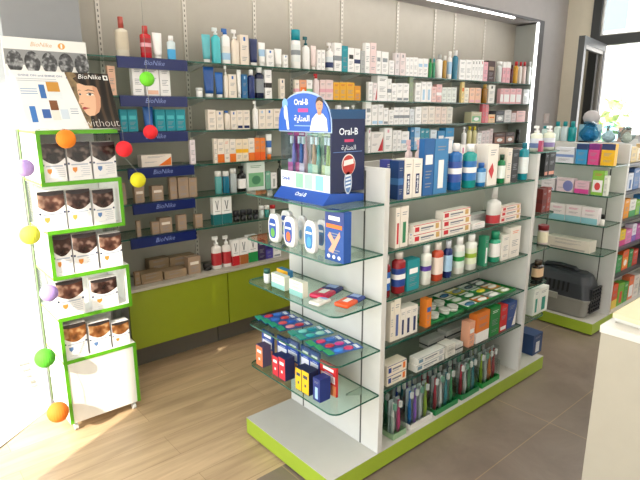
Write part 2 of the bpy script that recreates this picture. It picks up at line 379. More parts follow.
# ------------------------------------------------------------------ the wall shelving
ZB1 = [1.9205, 1.7131, 1.512, 1.305, 1.097, .893]
ZB2 = [1.9205, 1.7131, 1.512, 1.302, 1.097, .892]
ZB3 = [1.9205, 1.7131, 1.522, 1.300, 1.097, .893]
bays = [(-.618, .018, ZB1), (.022, .928, ZB2), (.932, 1.83, ZB3), (1.834, 2.60, ZB3), (2.604, 3.35, ZB3), (3.354, 4.06, ZB3)]
ws = tag(empty('wall_shelving', (0, YF, 0)), 'long wall niche of glass shelves with grey slotted back panel', 'shelving')
mb = MB(); panel = M('#a8a195', .55)
mb.box(-.62, 4.08, .255, .27, .59, 2.556, panel); mb.box(4.066, 4.084, .02, .255, .59, 2.54, M('#a5a8a3', .5)); mb.build('back_panel', ws)
for x in (-.44, .10, .63, .95, 1.46, 2.12, 2.64, 2.95, 3.46):
    mb = MB(); mb.box(x-.012, x+.012, .247, .255, .60, 2.55, M('#c9c3b8', .4, .2))
    for k in range(64): mb.rect(x-.003, x+.003, .62+k*.03, .634+k*.03, .2463, DARKSLOT)
    mb.build('slotted_standard', ws)
for x0, x1, zs in bays:
    for z in zs:
        mb = MB(); glass_shelf(mb, x0, x1, 0, .245, z); mb.build('glass_shelf', ws)
for x in (.10, .63, .95, 1.46, 2.12, 2.64, 2.95, 3.46):
    for z in (ZB2 if x < .93 else ZB3)[:4]:
        mb = MB(); mb.prism([(.246, z-.0085), (.246, z-.05), (.235, z-.05), (.06, z-.02), (.04, z-.0085)], x-.005, x+.005, M('#c6c8c6', .35, .3), axis='x'); mb.build('shelf_bracket', ws)
mb = MB(); mb.box(-.50, 4.06, YF-.012, YF+.255, .565, .583, M('#b9b2a6', .4)); tag(mb.build('worktop'), 'long pale grey worktop over the lime wall cabinets', 'worktop')
names = ['first lime cabinet from the display stand under the wall worktop', 'second lime cabinet, half hidden behind the island end shelves', 'third lime cabinet under the wall worktop, behind the island', 'fourth lime cabinet under the worktop, hidden mostly by the island']
for i, (x0, x1) in enumerate([(-.50, .184), (.188, .86), (.864, 1.53), (1.534, 2.2)]):
    c = tag(empty('base_cabinet', ((x0+x1)/2, YF+.12, 0)), names[i], 'cabinet', 'lime cabinets under the wall shelves'); h = (x1-x0)/2-.001
    mb = MB(); mb.box(-h, h, -.10, .135, .19, .564, M('#c6c6c0', .5)); mb.build('carcass', c)
    mb = MB(); mb.box(-h+.001, h-.001, -.12, -.101, .192, .562, M('#8b9720', .4), ch=.0015); mb.build('door', c)
    mb = MB(); mb.box(-h, h, .05, .065, 0, .19, M('#6c6861', .6)); mb.build('plinth', c)
# six navy name strips hung on the front of the first bay
for i, z in enumerate(ZB1):
    u0, u1 = [(116, 186), (119, 186), (119, 186.5), (127, 193), (132, 194), (130, 195)][i]
    x0, x1 = solve(0, u0, {1: YF, 2: z}), solve(0, u1, {1: YF, 2: z})
    sg = tag(empty('shelf_sign', ((x0+x1)/2, YF-.012, z-.03)), '%s navy brand strip down on the front of the wall shelves' % ['topmost', 'second', 'third', 'fourth', 'fifth', 'lowest'][i], 'sign', 'navy strips on the wall shelves')
    mb = MB(); hw = (x1-x0)/2; mb.box(-hw, hw, -.003, .0105, -.03, .029, M('#101f5c', .35)); mb.box(-hw, hw, .0105, .02, .031, .033, M('#101f5c', .35)); mb.build('plate', sg)
    lettering('BioNike', .038, '#8796cc', sg, (0, -.0042, .003), shear=.3)

# ------------------------------------------------------------------ gondolas
ZG = [1.2594, 1.0473, .8313, .6149, .3983]
HD = .0975
def gondola(name, label, x0, x1, y0, y1, ext0, ext1, right_top=False, dark=False):
    g_ = tag(empty(name, ((x0+x1)/2, (y0+y1)/2, 0)), label, 'shelving unit'); ox, oy = (x0+x1)/2, (y0+y1)/2
    def B(nm, args, m=WHITE, ch=0):
        mb = MB(); mb.box(args[0]-ox, args[1]-ox, args[2]-oy, args[3]-oy, args[4], args[5], m, ch); return mb.build(nm, g_)
    B('kickboard', (x0-ext0, x1+ext1, y0, y1, .012, HD-.002), LIME)
    B('plinth', (x0-ext0+.02, x1+ext1-.02, y0+.02, y1-.02, 0, .012), M('#2b2a28', .6))
    B('deck', (x0-ext0, x1+ext1, y0, y1, HD-.002, HD), OFFW)
    sides = [(x0, x0+.03, x0-.0005, -1)]+([(x1-.03, x1, x1+.0005, 1)])
    for a, b, f, sg in sides:
        p = B('end_panel', (a, b, y0, y1, HD, 1.40), WHITE, .002)
        for yy in (y0+.112, y1-.106):
            mb = MB(); mb.box(f-.001-ox, f+.001-ox, yy-.004-oy, yy+.004-oy, HD+.003, 1.385, DARKSLOT); mb.build('slotted_standard', g_)
    ym = (y0+y1)/2
    B('back_board', (x0+.03, x1-.03, ym-.012, ym+.012, HD, 1.395), OFFW)
    for z in ZG:
        for (ya, yb, rd) in ((y0+.004, ym-.013, ()), (ym+.013, y1-.004, ())):
            mb = MB()
            if dark: mb.box(x0+.031-ox, x1-.031-ox, ya-oy, yb-oy, z-.02, z, M('#3c3d40', .4)); mb.build('shelf', g_)
            else: glass_shelf(mb, x0+.031-ox, x1-.031-ox, ya-oy, yb-oy, z); mb.build('glass_shelf', g_)
        if ext0 and not (dark and z < .5):
            mb = MB(); glass_shelf(mb, x0-.27-ox, x0-.001-ox, y0-oy, y1-oy, z, round_=(0, 3)); mb.build('glass_shelf', g_)
            for yy in (y0+.112, y1-.106):
                mb = MB(); mb.prism([(x0-.001-ox, z-.0085), (x0-.001-ox, z-.045), (x0-.012-ox, z-.045), (x0-.10-ox, z-.016), (x0-.10-ox, z-.0085)], yy-.003-oy, yy+.003-oy, WHITE, axis='y'); mb.build('shelf_bracket', g_)
        if ext1:
            mb = MB(); glass_shelf(mb, x1+.001-ox, x1+.26-ox, y0-oy, y1-oy, z, round_=(1, 2)); mb.build('glass_shelf', g_)
    if right_top:
        mb = MB(); glass_shelf(mb, x1-.05-ox, x1+.26-ox, y0-oy, y1-oy, 1.409, round_=(1, 2)); mb.build('glass_shelf', g_)
    return g_
gondola('gondola_shelf', 'white island shelving unit with lime base and glass shelves in the centre', 0, 1.26, 0, .645, .29, .29, True)
GX = 2.605
gondola('gondola_shelf', 'second white shelving unit with lime base by the window', GX, GX+1.9, .02, .68, .275, 0, dark=True)

# counter in front of the camera
ct = tag(empty('sales_counter', (.146, -.82, 0)), 'white sales counter with a plain front, cut by the picture edge', 'counter')
mb = MB(); mb.box(.004, 1.6, -1.2, -.004, 0, .925, M('#a8a192', .5)); mb.build('cabinet', ct)
mb = MB(); mb.box(0, 1.62, -1.22, 0, .925, .95, M('#d2d0c8', .35), ch=.002); mb.build('counter_top', ct)
hd = tag(empty('leaflet_holder', (.215, -.84, .9505), math.radians(-8)), 'low white holder with a sloping cream card on the counter', 'holder')
mb = MB(); mb.prism([(0, 0), (.24, 0), (.24, .045), (.03, .012), (0, .012)], -.09, .0, M('#d9d8d2', .3), axis='y'); mb.build('stand', hd)
mb = MB(); mb.prism([(-.012, .016), (.24, .052), (.24, .066), (-.012, .03)], -.095, .005, M('#dcc9a6', .5), axis='y'); c_ = mb.build('card', hd); c_['label'] = 'sloping cream card'

# ------------------------------------------------------------------ products
def emboss(mb, w, h, y, preset, c1, c2):
    """printed areas on a box front of width w and height h, y just in front of it"""
    R = lambda a, b, c, d, col: mb.rect(-w/2+a*w, -w/2+b*w, c*h, d*h, y, M(col, .45))
    tx = '#8d8f96'
    def lines(z0, n, col=tx, a=.2, b=.8, st=.055):
        for k in range(n): R(a, b-(k % 3)*.1, z0-k*st, z0-k*st+.018, col)
    if preset == 'dot': R(.38, .62, .80, .93, c1); lines(.62, 3); lines(.25, 3)
    elif preset == 'band': R(0, 1, .38, .55, c1); lines(.8, 2); lines(.25, 3)
    elif preset == 'half': R(0, 1, 0, .36, c1); lines(.82, 2, c2 or tx); lines(.58, 2)
    elif preset == 'top': R(0, 1, .72, 1, c1); lines(.55, 3, c2 or tx); lines(.22, 2)
    elif preset == 'logo': R(.15, .85, .55, .72, c1); lines(.42, 3); lines(.2, 2)
    elif preset == 'vee':
        mb.poly([(-w*.2, h*.88), (-w*.12, h*.88), (0, h*.62), (w*.12, h*.88), (w*.2, h*.88), (w*.03, h*.54), (-w*.03, h*.54)], y, M('#55585c', .4)); R(0, 1, 0, .38, c1); lines(.48, 1)
    elif preset == 'vert': R(.3, .7, .1, .62, c1); lines(.85, 2)
    elif preset == 'pic': R(.08, .92, .12, .62, c1); mb.ell(0, h*.36, w*.25, h*.16, y-.0004, M(c2 or 'W', .4)); lines(.86, 2, c2 or tx)
    elif preset == 'tri': mb.poly([(w*.05, h*.06), (w*.48, h*.06), (w*.48, h*.75)], y, M(c1, .4)); lines(.85, 3); lines(.4, 2, tx, .1, .5)
    elif preset == 'dia': mb.poly([(-w*.42, h*.36), (-w*.05, h*.56), (w*.14, h*.36), (-w*.05, h*.16)], y, M(c1, .4)); lines(.85, 3)
    elif preset == 'oval': mb.ell(w*.18, h*.45, w*.3, h*.4, y, M(c1, .4)); lines(.85, 2, c2 or tx, .08, .6); lines(.3, 2, tx, .08, .5)
    elif preset == 'paste': R(.05, .2, .25, .75, c1); R(.26, .72, .45, .62, '#6a6f7c'); R(.26, .6, .25, .34, '#a8a8ac'); R(.8, .93, .2, .8, c2 or '#c8a060'); R(0, 1, .9, .97, c1)
    elif preset == 'card': R(.2, .85, .78, .88, 'W'); R(.06, .94, .42, .66, c1); R(0, 1, 0, .36, c2); R(.3, .8, .68, .71, '#9fb0dc')
    elif preset == 'face': R(.02, .98, .02, .98, c1); mb.rect(-w*.3, w*.3, h*.66, h*.8, y-.0003, M(c2 or 'W', .45)); mb.rect(-w*.12, w*.12, h*.3, h*.42, y-.0003, M(c2 or 'W', .45))
    elif preset == 'low': R(.1, .9, .06, .2, c1); lines(.88, 2); lines(.6, 3)
    elif preset == 'tx': lines(.86, 2, c1 or tx); lines(.55, 4); lines(.2, 2)
def k_box(nm, w, d, h, c, rz):
    c = c+['']*4; mb = MB(); m = M(c[0], .5); mb.flat = False
    mb.box(-w/2, w/2, -d/2, d/2, 0, h, m)
    o = mb.build(nm)
    if c[1] and c[1] != '-':
        p = MB(); p.flat = True; emboss(p, w, h, 0, c[1], c[2] or '#8d8f96', c[3])
        # the printed fields lie on the carton: same mesh
        me = o.data; bm = bmesh.new(); bm.from_mesh(me)
        idx = {}
        for f, k, in zip(p.f, p.m):
            mat = p.mats[k]
            if mat.name not in me.materials: me.materials.append(mat)
            vs = [bm.verts.new((p.v[i][0], p.v[i][1]-d/2-.0006, p.v[i][2])) for i in f]
            fc = bm.faces.new(vs); fc.material_index = list(me.materials).index(mat)
            if c[1] in ('band', 'half', 'top', 'vee') and abs(max(p.v[i][0] for i in f)-w/2) < 1e-6 and abs(min(p.v[i][0] for i in f)+w/2) < 1e-6:
                zs = [p.v[i][2] for i in f]
                vs = [bm.verts.new((-w/2-.0006, yy, zz)) for yy, zz in ((d/2, min(zs)), (-d/2, min(zs)), (-d/2, max(zs)), (d/2, max(zs)))]
                fc = bm.faces.new(vs); fc.material_index = list(me.materials).index(mat)
        bm.to_mesh(me); bm.free()
    return o
def k_bottle(nm, w, d, h, c, rz, capf=.19, capw=.6, sq=.75, neck=.9, lab=(.18, .62)):
    c = c+['-']*4; r = w/2; sy = d/w; zb = h*(1-capf); mb = MB(); m = M(c[0], .22)
    zsh = zb*neck
    mb.lathe([(r*.9, 0), (r, h*.02), (r, zsh), (r*.93, zsh+(zb-zsh)*.35), (r*max(capw*.9, .35), zsh+(zb-zsh)*.85), (r*capw*.86, zb)], m, sy=sy, sq=sq)
    o = mb.build(nm)
    cp = MB(); cr = r*capw; cp.lathe([(cr, zb+.0005), (cr, h-.002), (cr*.9, h)], M(c[1], .3), sy=min(1, sy+.15), seg=14); cp.build('cap', o)
    if c[2] != '-':
        lb = MB(); z0, z1 = h*lab[0], min(h*lab[1], zsh-.003)
        lb.lathe([(r*1.012, z0), (r*1.012, z1)], M(c[2], .4), sy=sy, sq=sq, cap=False); 
        if c[3] != '-': lb.lathe([(r*1.02, z0+(z1-z0)*.4), (r*1.02, z0+(z1-z0)*.68)], M(c[3], .4), sy=sy, sq=sq, cap=False)
        lb.build('label', o)
    return o
def k_pump(nm, w, d, h, c, rz, bodyf=.72, sq=.75, lab=(.12, .5)):
    c = c+['-']*4; r = w/2; sy = d/w; zb = h*bodyf; mb = MB()
    mb.lathe([(r*.92, 0), (r, h*.02), (r, zb*.86), (r*.9, zb*.94), (r*.42, zb), (r*.42, zb+.004)], M(c[0], .25), sy=sy, sq=sq); o = mb.build(nm)
    p = MB(); pm = M(c[1], .3); z = zb+.0045
    p.lathe([(r*.46, z), (r*.46, z+h*.06), (r*.2, z+h*.065), (r*.2, h-.02*(h/.2)), ], pm, seg=12)
    zt = h-.02*(h/.2); p.box(-r*.75, r*.3, -r*.26, r*.26, zt, h, pm); p.build('pump', o)
    if c[2] != '-':
        lb = MB(); z0, z1 = h*lab[0], h*lab[1]; lb.lathe([(r*1.012, z0), (r*1.012, z1)], M(c[2], .4), sy=sy, sq=sq, cap=False)
        if c[3] != '-': lb.lathe([(r*1.02, z0), (r*1.02, z0+(z1-z0)*.5)], M(c[3], .4), sy=sy, sq=sq, cap=False)
        lb.build('label', o)
    return o
def k_tube(nm, w, d, h, c, rz, capf=.13):
    c = c+['-']*4; mb = MB(); m = M(c[0], .3); zc = h*capf; r = w/2; seg = 16; n = 7; b0 = len(mb.v)
    for i in range(n):
        t_ = i/(n-1); rx = r*(.72+.28*t_**.7); ry = d/2*(1-t_)**.8*.9+.0022
        for j in range(seg):
            a = 2*PI*(j+.5)/seg; mb.v.append((rx*math.cos(a), ry*math.sin(a), zc+.0008+(h-zc-.0008)*t_))
    for i in range(n-1):
        k = mb.mi(M(c[2], .4)) if (c[2] != '-' and i in (2, 3)) else mb.mi(m)
        for j in range(seg): mb.f.append((i*seg+j, i*seg+(j+1) % seg, (i+1)*seg+(j+1) % seg, (i+1)*seg+j)); mb.m.append(k); mb.sm.append(True)
    mb.f.append(tuple(range(seg-1, -1, -1))); mb.m.append(mb.mi(m)); mb.sm.append(False); mb.f.append(tuple((n-1)*seg+j for j in range(seg))); mb.m.append(mb.mi(m)); mb.sm.append(False)
    o = mb.build(nm); cp = MB(); cp.lathe([(r*.66, 0), (r*.68, zc)], M(c[1], .3), sy=min(1, d/w), seg=14); cp.build('cap', o)
    return o
def k_jar(nm, w, d, h, c, rz, lidf=.32):
    c = c+['-']*4; r = w/2; zl = h*(1-lidf); mb = MB(); mb.lathe([(r*.88, 0), (r*.94, h*.03), (r*.94, zl)], M(c[0], .25), seg=18); o = mb.build(nm)
    lid = MB(); lid.lathe([(r, zl+.0005), (r, h*.97), (r*.94, h)], M(c[1], .3), seg=18); lid.build('lid', o)
    if c[2] != '-':
        lb = MB(); lb.lathe([(r*.955, h*.1), (r*.955, zl*.9)], M(c[2], .4), seg=18, cap=False); lb.build('label', o)
    return o
KIND = dict(box=(k_box, 'carton', 'box', .62), bottle=(k_bottle, 'lotion_bottle', 'bottle', .72), pump=(k_pump, 'pump_bottle', 'bottle', .8),
            tube=(k_tube, 'cream_tube', 'tube', .7), jar=(k_jar, 'cream_jar', 'jar', 1.0))
ORD = ['first', 'second', 'third', 'fourth', 'fifth', 'sixth', 'seventh', 'eighth', 'ninth', 'tenth']
ALL = []
def plural(s):
    for a, b in (('box', 'boxes'), ('bottle', 'bottles'), ('tube', 'tubes'), ('jar', 'jars'), ('pack', 'packs'), ('card', 'cards'), ('carton', 'cartons')):
        ws_ = s.split()
        if a in ws_:
            ws_[ws_.index(a)] = b; return ' '.join(ws_)
    return s+'s'
def labels_for(items, objs, where, group):
    n = len(items); i = 0
    while i < n:
        j = i
        while j+1 < n and items[j+1][5] == items[i][5]: j += 1
        look = items[i][5]; near = items[i-1][6] if i else (items[j+1][6] if j+1 < n else None)
        for k in range(i, j+1):
            if j > i:
                lab = '%s of %d %s%s on %s' % (ORD[k-i], j-i+1, plural(look), (' from the '+near) if near else '', where)
                if len(lab.split()) > 16: lab = '%s of %d %s on %s' % (ORD[k-i], j-i+1, plural(look), where)
            else:
                lab = '%s%s on %s' % (look, (' beside the '+near) if near else '', where)
                if len(lab.split()) > 16: lab = '%s on %s' % (look, where)
            tag(objs[k], lab, KIND[items[k][3]][2], group); ALL.append(lab)
        i = j+1
def row(where, group, z, front, items, face='-y', gap=.0015, zoff=.001):
    """items: (u0, u1, vtop, kind, colours, look, short[, options]); front: the plane their fronts stand on"""
    prev = {}; objs = []; lastu = -99
    for it in items:
        u0, u1, vt, kind, cols = it[:5]; op = dict(it[7]) if len(it) > 7 else {}
        fr_ = front+op.pop('dy', 0); dfix = op.pop('d', None); up = op.pop('up', 0); hfix = op.pop('h', None)
        ax_, fx_ = (0, 1) if face == '-y' else (1, 0)
        um = (u0+u1)/2; fn, nm, cat, kd = KIND[kind]
        if kind in ('box', 'wash'):
            a = solve(ax_, u0, {fx_: fr_, 2: z}); b = solve(ax_, u1, {fx_: fr_, 2: z}); rd = 0
            iso = u0-lastu > 2.5; lastu = u1
            if iso and kind == 'box' and face == '-y':
                a2 = solve(0, u0, {1: fr_+(dfix or .04), 2: z}); a = min(max(a, a2), b-.55*(b-a))
        else:
            m0 = solve(ax_, um, {fx_: fr_+.03, 2: z}); p0 = Vector((m0, fr_+.03, z) if ax_ == 0 else (fr_+.03, m0, z))
            wq = (u1-u0)/F_PX*(p0-CAM).dot(FWD)
            vd = p0-CAM; vd.z = 0; vd.normalize(); cs_ = abs(vd.y if face == '-y' else vd.x); sq_ = 1-cs_*cs_
            ke = .35 if kind == 'tube' else (1.0 if kind == 'jar' else kd); wq *= .97/math.sqrt(cs_*cs_+ke*ke*sq_); rd = dfix or wq*kd
            m0 = solve(ax_, um, {fx_: fr_+rd/2, 2: z}); a, b = m0-wq/2, m0+wq/2; lastu = u1
        a, b = min(a, b), max(a, b); key = round(fr_, 3)
        if face == '-y':
            sh = max(0, prev.get(key, -9)+gap-a)
            if kind in ('box', 'wash'): a += sh
            else: a += sh; b += sh*.5
            b = max(b, a+.018)
        else:
            b = min(b, prev.get(key, 9)-gap); a = min(a, b-.018)
        prev[key] = b if face == '-y' else a
        wd_ = b-a; mid = (a+b)/2
        h = hfix or solve(2, vt, {ax_: mid, fx_: fr_+rd/2}, True)-z-up
        d = dfix or (rd if rd else min(max(wd_*kd, .022), .11))
        o = fn(nm, wd_, d, h, cols.split(), 0, **op)
        if face == '-y': o.location = (mid, fr_+d/2, z+zoff+up)
        else: o.location = (fr_+d/2, mid, z+zoff+up); o.rotation_euler = (0, 0, -PI/2)
        objs.append(o)
    labels_for(items, objs, where, group)
    return objs

# ---- first bay of the wall (signed shelves)
WF = YF+.03
def wallrow(k, items, zs, where, group): return row(where, group, zs[k], WF, items)
S1 = ['top signed shelf', 'second signed shelf', 'third signed shelf', 'fourth signed shelf', 'fifth signed shelf', 'lowest signed shelf']
G1N = 'toiletries on the navy signed wall shelves'
wallrow(0, [
 (117, 129.5, 17, 'bottle', '#d9cfbd #a8483c #cdbfa8 -', 'tall beige bottle with a brown red cap', 'beige bottle', dict(capf=.28, capw=.42)),
 (141.5, 152, 26, 'bottle', 'R #c6403a #a81c22 P', 'clear red bottle with a red cap', 'red bottle', dict(capf=.22, capw=.5)),
 (153.5, 163, 33, 'tube', 'W W - -', 'white flat topped tube', 'white tube'),
 (168, 176, 36, 'bottle', '#d5e2e6 W Z -', 'clear bottle half full of blue liquid', 'blue bottle', dict(capf=.2, capw=.6, lab=(.01, .45)))], ZB1, S1[0], G1N)
wallrow(1, [
 (107, 117, 66, 'box', 'I tx V', 'cream box half behind the poster card', 'cream box'),
 (131, 144.5, 66, 'box', 'W tx', 'tall white box with grey print', 'white box'),
 (147, 160, 67, 'box', 'W low I', 'white box with a peach strip', 'white box'),
 (161, 171, 68, 'box', 'W tx', 'narrow white box', 'white box')], ZB1, S1[1], G1N)
wallrow(2, [
 (119, 128.5, 109.5, 'box', 'T logo A', 'teal box with pale print, partly hidden', 'teal box'),
 (129, 138.5, 109.5, 'box', 'T logo A', 'teal box with pale print', 'teal box'),
 (144, 154.5, 104, 'tube', 'B Z - -', 'tall blue tube', 'blue tube'),
 (156, 166, 109.5, 'box', 'T logo A', 'teal box with yellow lettering', 'teal box'),
 (166.7, 176, 109.5, 'box', 'T logo A', 'teal box with yellow lettering', 'teal box'),
 (176.5, 186, 109.5, 'box', 'T logo A', 'teal box with yellow lettering', 'teal box')], ZB1, S1[2], G1N)
wallrow(3, [
 (138, 172, 154.8, 'box', 'C tri O', 'wide cream box with an orange triangle', 'cream box', dict(d=.06)),
 (188, 196, 140, 'box', '#ecdfe2 tx', 'slim upright pale pink box', 'pink box')], ZB1, S1[3], G1N)
wallrow(4, [
 (121, 127, 183, 'box', 'S tx', 'beige box at the end of the shelf', 'beige box'),
 (133, 145, 187, 'box', 'S logo C', 'square beige box', 'beige box'),
 (150, 164, 186, 'box', 'S logo C', 'low beige box', 'beige box'),
 (168, 177.6, 177.5, 'box', 'S tx', 'tall beige box', 'beige box'),
 (179, 189, 177, 'box', 'S tx', 'tall beige box', 'beige box'),
 (189.6, 197.5, 178, 'box', 'S tx', 'tall beige box', 'beige box')], ZB1, S1[4], G1N)
wallrow(5, [
 (135, 141.5, 221, 'box', 'S tx', 'slim beige box', 'beige box'),
 (150, 160, 222, 'box', 'S tx', 'squat beige box', 'beige box'),
 (160.5, 172.5, 218, 'box', 'S logo C', 'wide beige box', 'beige box'),
 (175.6, 187, 215, 'box', 'S tx', 'taller beige box', 'beige box'),
 (193, 203, 214.5, 'box', 'S tx', 'lone beige box', 'beige box')], ZB1, S1[5], G1N)
row('wall worktop', 'boxes on the wall worktop', .583, YF+.05, [
 (133, 141, 272, 'box', '#8d7558 tx', 'upright brown beige box', 'brown box'),
 (142, 163, 273, 'box', '#8d7558 low S', 'low wide brown box', 'brown box', dict(d=.09)),
 (165, 187, 270, 'box', '#9a8266 low S', 'flat long beige brown box', 'brown box', dict(d=.09)),
 (189, 201, 257, 'box', 'S logo C', 'pale beige box', 'beige box'),
 (203, 212, 263.5, 'jar', 'K D - -', 'low black jar', 'black jar', dict(lidf=.5))])
# a few longer boxes behind them
row('wall worktop', 'boxes on the wall worktop', .583, YF+.155, [
 (146, 170, 259, 'box', '#8f785b low S', 'long brown carton lying flat', 'brown carton', dict(d=.07)),
 (171, 195, 256, 'box', '#957d60 low S', 'long beige brown carton lying flat', 'brown carton', dict(d=.07))])

# ---- wall shelves beyond the signs
S2 = ['top wall shelf', 'second wall shelf', 'third wall shelf', 'fourth wall shelf', 'fifth wall shelf', 'sixth wall shelf']
def wr(k, zs, items, dy=0): return row(S2[k], 'toiletries on the '+S2[k], zs[k], WF+dy, items)
wr(0, ZB2, [
 (202.5, 211.5, 34.6, 'tube', '#5fb3bb W - -', 'pale teal tube with white cap', 'teal tube'),
 (212, 221, 28, 'pump', 'A #dfe6e6 - -', 'aqua pump bottle', 'aqua bottle', dict(bodyf=.78)),
 (221.5, 230.5, 29, 'pump', 'W B #e7e2dc F', 'white bottle with a blue pump', 'white bottle', dict(bodyf=.82)),
 (231, 239.5, 30, 'pump', '#eedfcf W - -', 'cream pump bottle', 'cream bottle', dict(bodyf=.72)),
 (240, 249, 35, 'box', 'C dot B', 'tall cream box with a blue dot', 'cream box'),
 (249.5, 258, 39, 'tube', 'N W - -', 'navy tube with white cap', 'navy tube'),
 (258.5, 265.5, 42.7, 'tube', 'W W F -', 'white tube with pale blue print', 'white tube'),
 (267, 274, 49.6, 'box', 'W dot B', 'small white box with blue dot', 'white box'),
 (274.5, 282, 49, 'tube', 'W W - -', 'short white tube', 'white tube'),
 (282.5, 288, 55, 'box', 'W dot B', 'shortest white box', 'white box'),
 (291.5, 300.4, 30, 'bottle', 'W T #e6e9e8 X', 'tall white cylinder bottle with teal cap', 'teal capped bottle', dict(capf=.27, capw=.98, neck=.97)),
 (302, 309.5, 37, 'pump', 'W #155a63 - -', 'white bottle with dark teal pump', 'white bottle')])
wr(0, ZB3, [
 (310.5, 316, 46, 'tube', '#ecd9d6 W - -', 'pale pink tube', 'pink tube'),
 (317, 321, 50, 'box', 'W tx', 'slim white box with grey print', 'white box'),
 (321.5, 325, 50, 'box', 'W tx', 'slim white box with grey print', 'white box'),
 (325.5, 333, 43, 'pump', 'W W #dde3e8 N', 'white pump bottle with navy band', 'white pump bottle'),
 (334, 341.5, 43, 'box', 'W band X', 'tall white box with grey band', 'tall white box'),
 (342, 347.7, 46, 'box', 'T tx A', 'teal box', 'teal box'),
 (348, 354, 48, 'box', 'W logo D', 'white box with black logo', 'white box'),
 (354.5, 360, 48.7, 'box', 'W band N', 'white box with navy band', 'white box'),
 (360.8, 364.5, 51, 'box', 'G tx', 'slim grey box', 'grey box'),
 (365, 369.6, 43, 'box', 'W tx', 'tall slim white box', 'white box'),
 (370, 375.8, 43, 'box', '#ecd3d2 tx', 'tall pale pink box', 'pink box'),
 (376.2, 380.6, 51, 'box', 'W logo X', 'white box with grey logo', 'white box'),
 (381.4, 388, 52, 'box', 'W logo X', 'wide white box with grey logo', 'wide white box'),
 (389, 394, 60.6, 'box', 'W tx', 'short white box', 'short white box'),
 (395, 399.2, 53, 'box', '#e3d9d9 dot X', 'greyish pink box', 'greyish box'),
 (399.8, 405, 53.3, 'box', '#ead9d8 dot X', 'light pink box with dark dot', 'light pink box'),
 (405.4, 409, 57.5, 'box', 'W tx', 'small upright white box', 'small white box'),
 (409.3, 413, 57.5, 'box', 'W tx', 'small upright white box', 'small white box'),
 (413.3, 417.2, 57.5, 'box', 'W tx', 'small upright white box', 'small white box'),
 (417.6, 422.5, 58.7, 'box', 'W logo F', 'white box with pale blue logo', 'white box'),
 (422.8, 427.6, 58.7, 'box', 'W logo F', 'white box with pale blue logo', 'white box'),
 (428, 431.4, 58.7, 'bottle', 'E #1a7a44 - -', 'green bottle', 'green bottle'),
 (431.8, 434.8, 58.7, 'bottle', '#2b8f63 T - -', 'green bottle with teal cap', 'teal capped green bottle'),
 (435.2, 441.6, 54.7, 'bottle', 'W G - -', 'white bottle with grey cap', 'white bottle'),
 (442, 446, 56, 'bottle', '#b0862e W - -', 'amber bottle with white cap', 'amber bottle'),
 (446.5, 451, 51.6, 'bottle', 'W W F -', 'tall white bottle with pale blue label', 'tall white bottle'),
 (451.4, 457, 50.5, 'bottle', '#2f7791 W - -', 'dark teal bottle with white cap', 'dark teal bottle'),
 (459, 465, 60, 'box', 'W tx', 'plain wide white box', 'plain white box'),
 (465.3, 471, 60, 'box', 'W tx', 'plain wide white box', 'plain white box'),
 (471.3, 474, 60, 'box', 'W dot D', 'narrow white box with black dot', 'black dotted box'),
 (474.2, 476.9, 60, 'box', 'W dot D', 'narrow white box with black dot', 'black dotted box'),
 (477.1, 479.8, 60, 'box', 'W dot D', 'narrow white box with black dot', 'black dotted box'),
 (480, 482.5, 60, 'box', 'W dot R', 'narrow white box with red dot', 'red dotted box'),
 (482.8, 487, 62, 'box', 'P tx', 'pink box', 'pink box'),
 (487.3, 494, 61, 'box', '#4a3230 logo S', 'dark brown box', 'dark brown box'),
 (495.5, 500.8, 61.7, 'bottle', '#d5d8d6 W - -', 'pale grey cylinder bottle', 'pale grey bottle', dict(capw=.9)),
 (501.5, 505.4, 62, 'box', 'P top W', 'pink box with white top', 'pink white box'),
 (505.7, 509.4, 62, 'box', 'P top W', 'pink box with white top', 'pink white box'),
 (509.7, 512.2, 65, 'bottle', 'M M - -', 'dark red bottle', 'dark red bottle'),
 (512.5, 517, 61.7, 'bottle', '#d29a2a R - -', 'golden bottle with red cap', 'golden bottle'),
 (517.5, 520.8, 62, 'bottle', '#e6dfd8 R - -', 'white bottle with red cap', 'red capped bottle'),
 (521.2, 524.8, 62, 'bottle', '#dfc8c2 R - -', 'pale pink bottle with red cap', 'red capped pink bottle'),
 (526, 530, 62, 'bottle', '#c4cdc9 G - -', 'grey bottle at the far end', 'grey bottle')])
wr(1, ZB2, [
 (196, 203, 88, 'jar', 'W #e2e4e4 - -', 'round white jar', 'white jar'),
 (204, 215, 67, 'tube', '#1f4f96 W - -', 'tall dark blue tube with white cap', 'dark blue tube'),
 (215.5, 223.8, 72.5, 'tube', 'B W - -', 'mid blue tube with white cap', 'mid blue tube'),
 (224, 228.3, 66, 'pump', 'C W - -', 'cream pump bottle', 'cream pump bottle'),
 (228.6, 237, 74.6, 'box', 'C dot B', 'cream box with a blue dot', 'cream box'),
 (237.4, 241.6, 70, 'tube', 'W W - -', 'narrow white tube', 'white tube'),
 (242, 247.8, 74.6, 'box', '#23679a dot F', 'blue box', 'blue box'),
 (248, 255, 70, 'bottle', '#1c2f6a W - -', 'navy bottle with white cap', 'navy bottle', dict(capw=.6)),
 (255.4, 264, 67, 'bottle', '#161c3c W X -', 'near black bottle with white cap', 'near black bottle', dict(capw=.6)),
 (264.6, 272, 70, 'box', 'W band D', 'white box with a black band', 'white box'),
 (277, 285, 79, 'box', 'C dot N', 'short cream box with navy dot', 'cream box')])
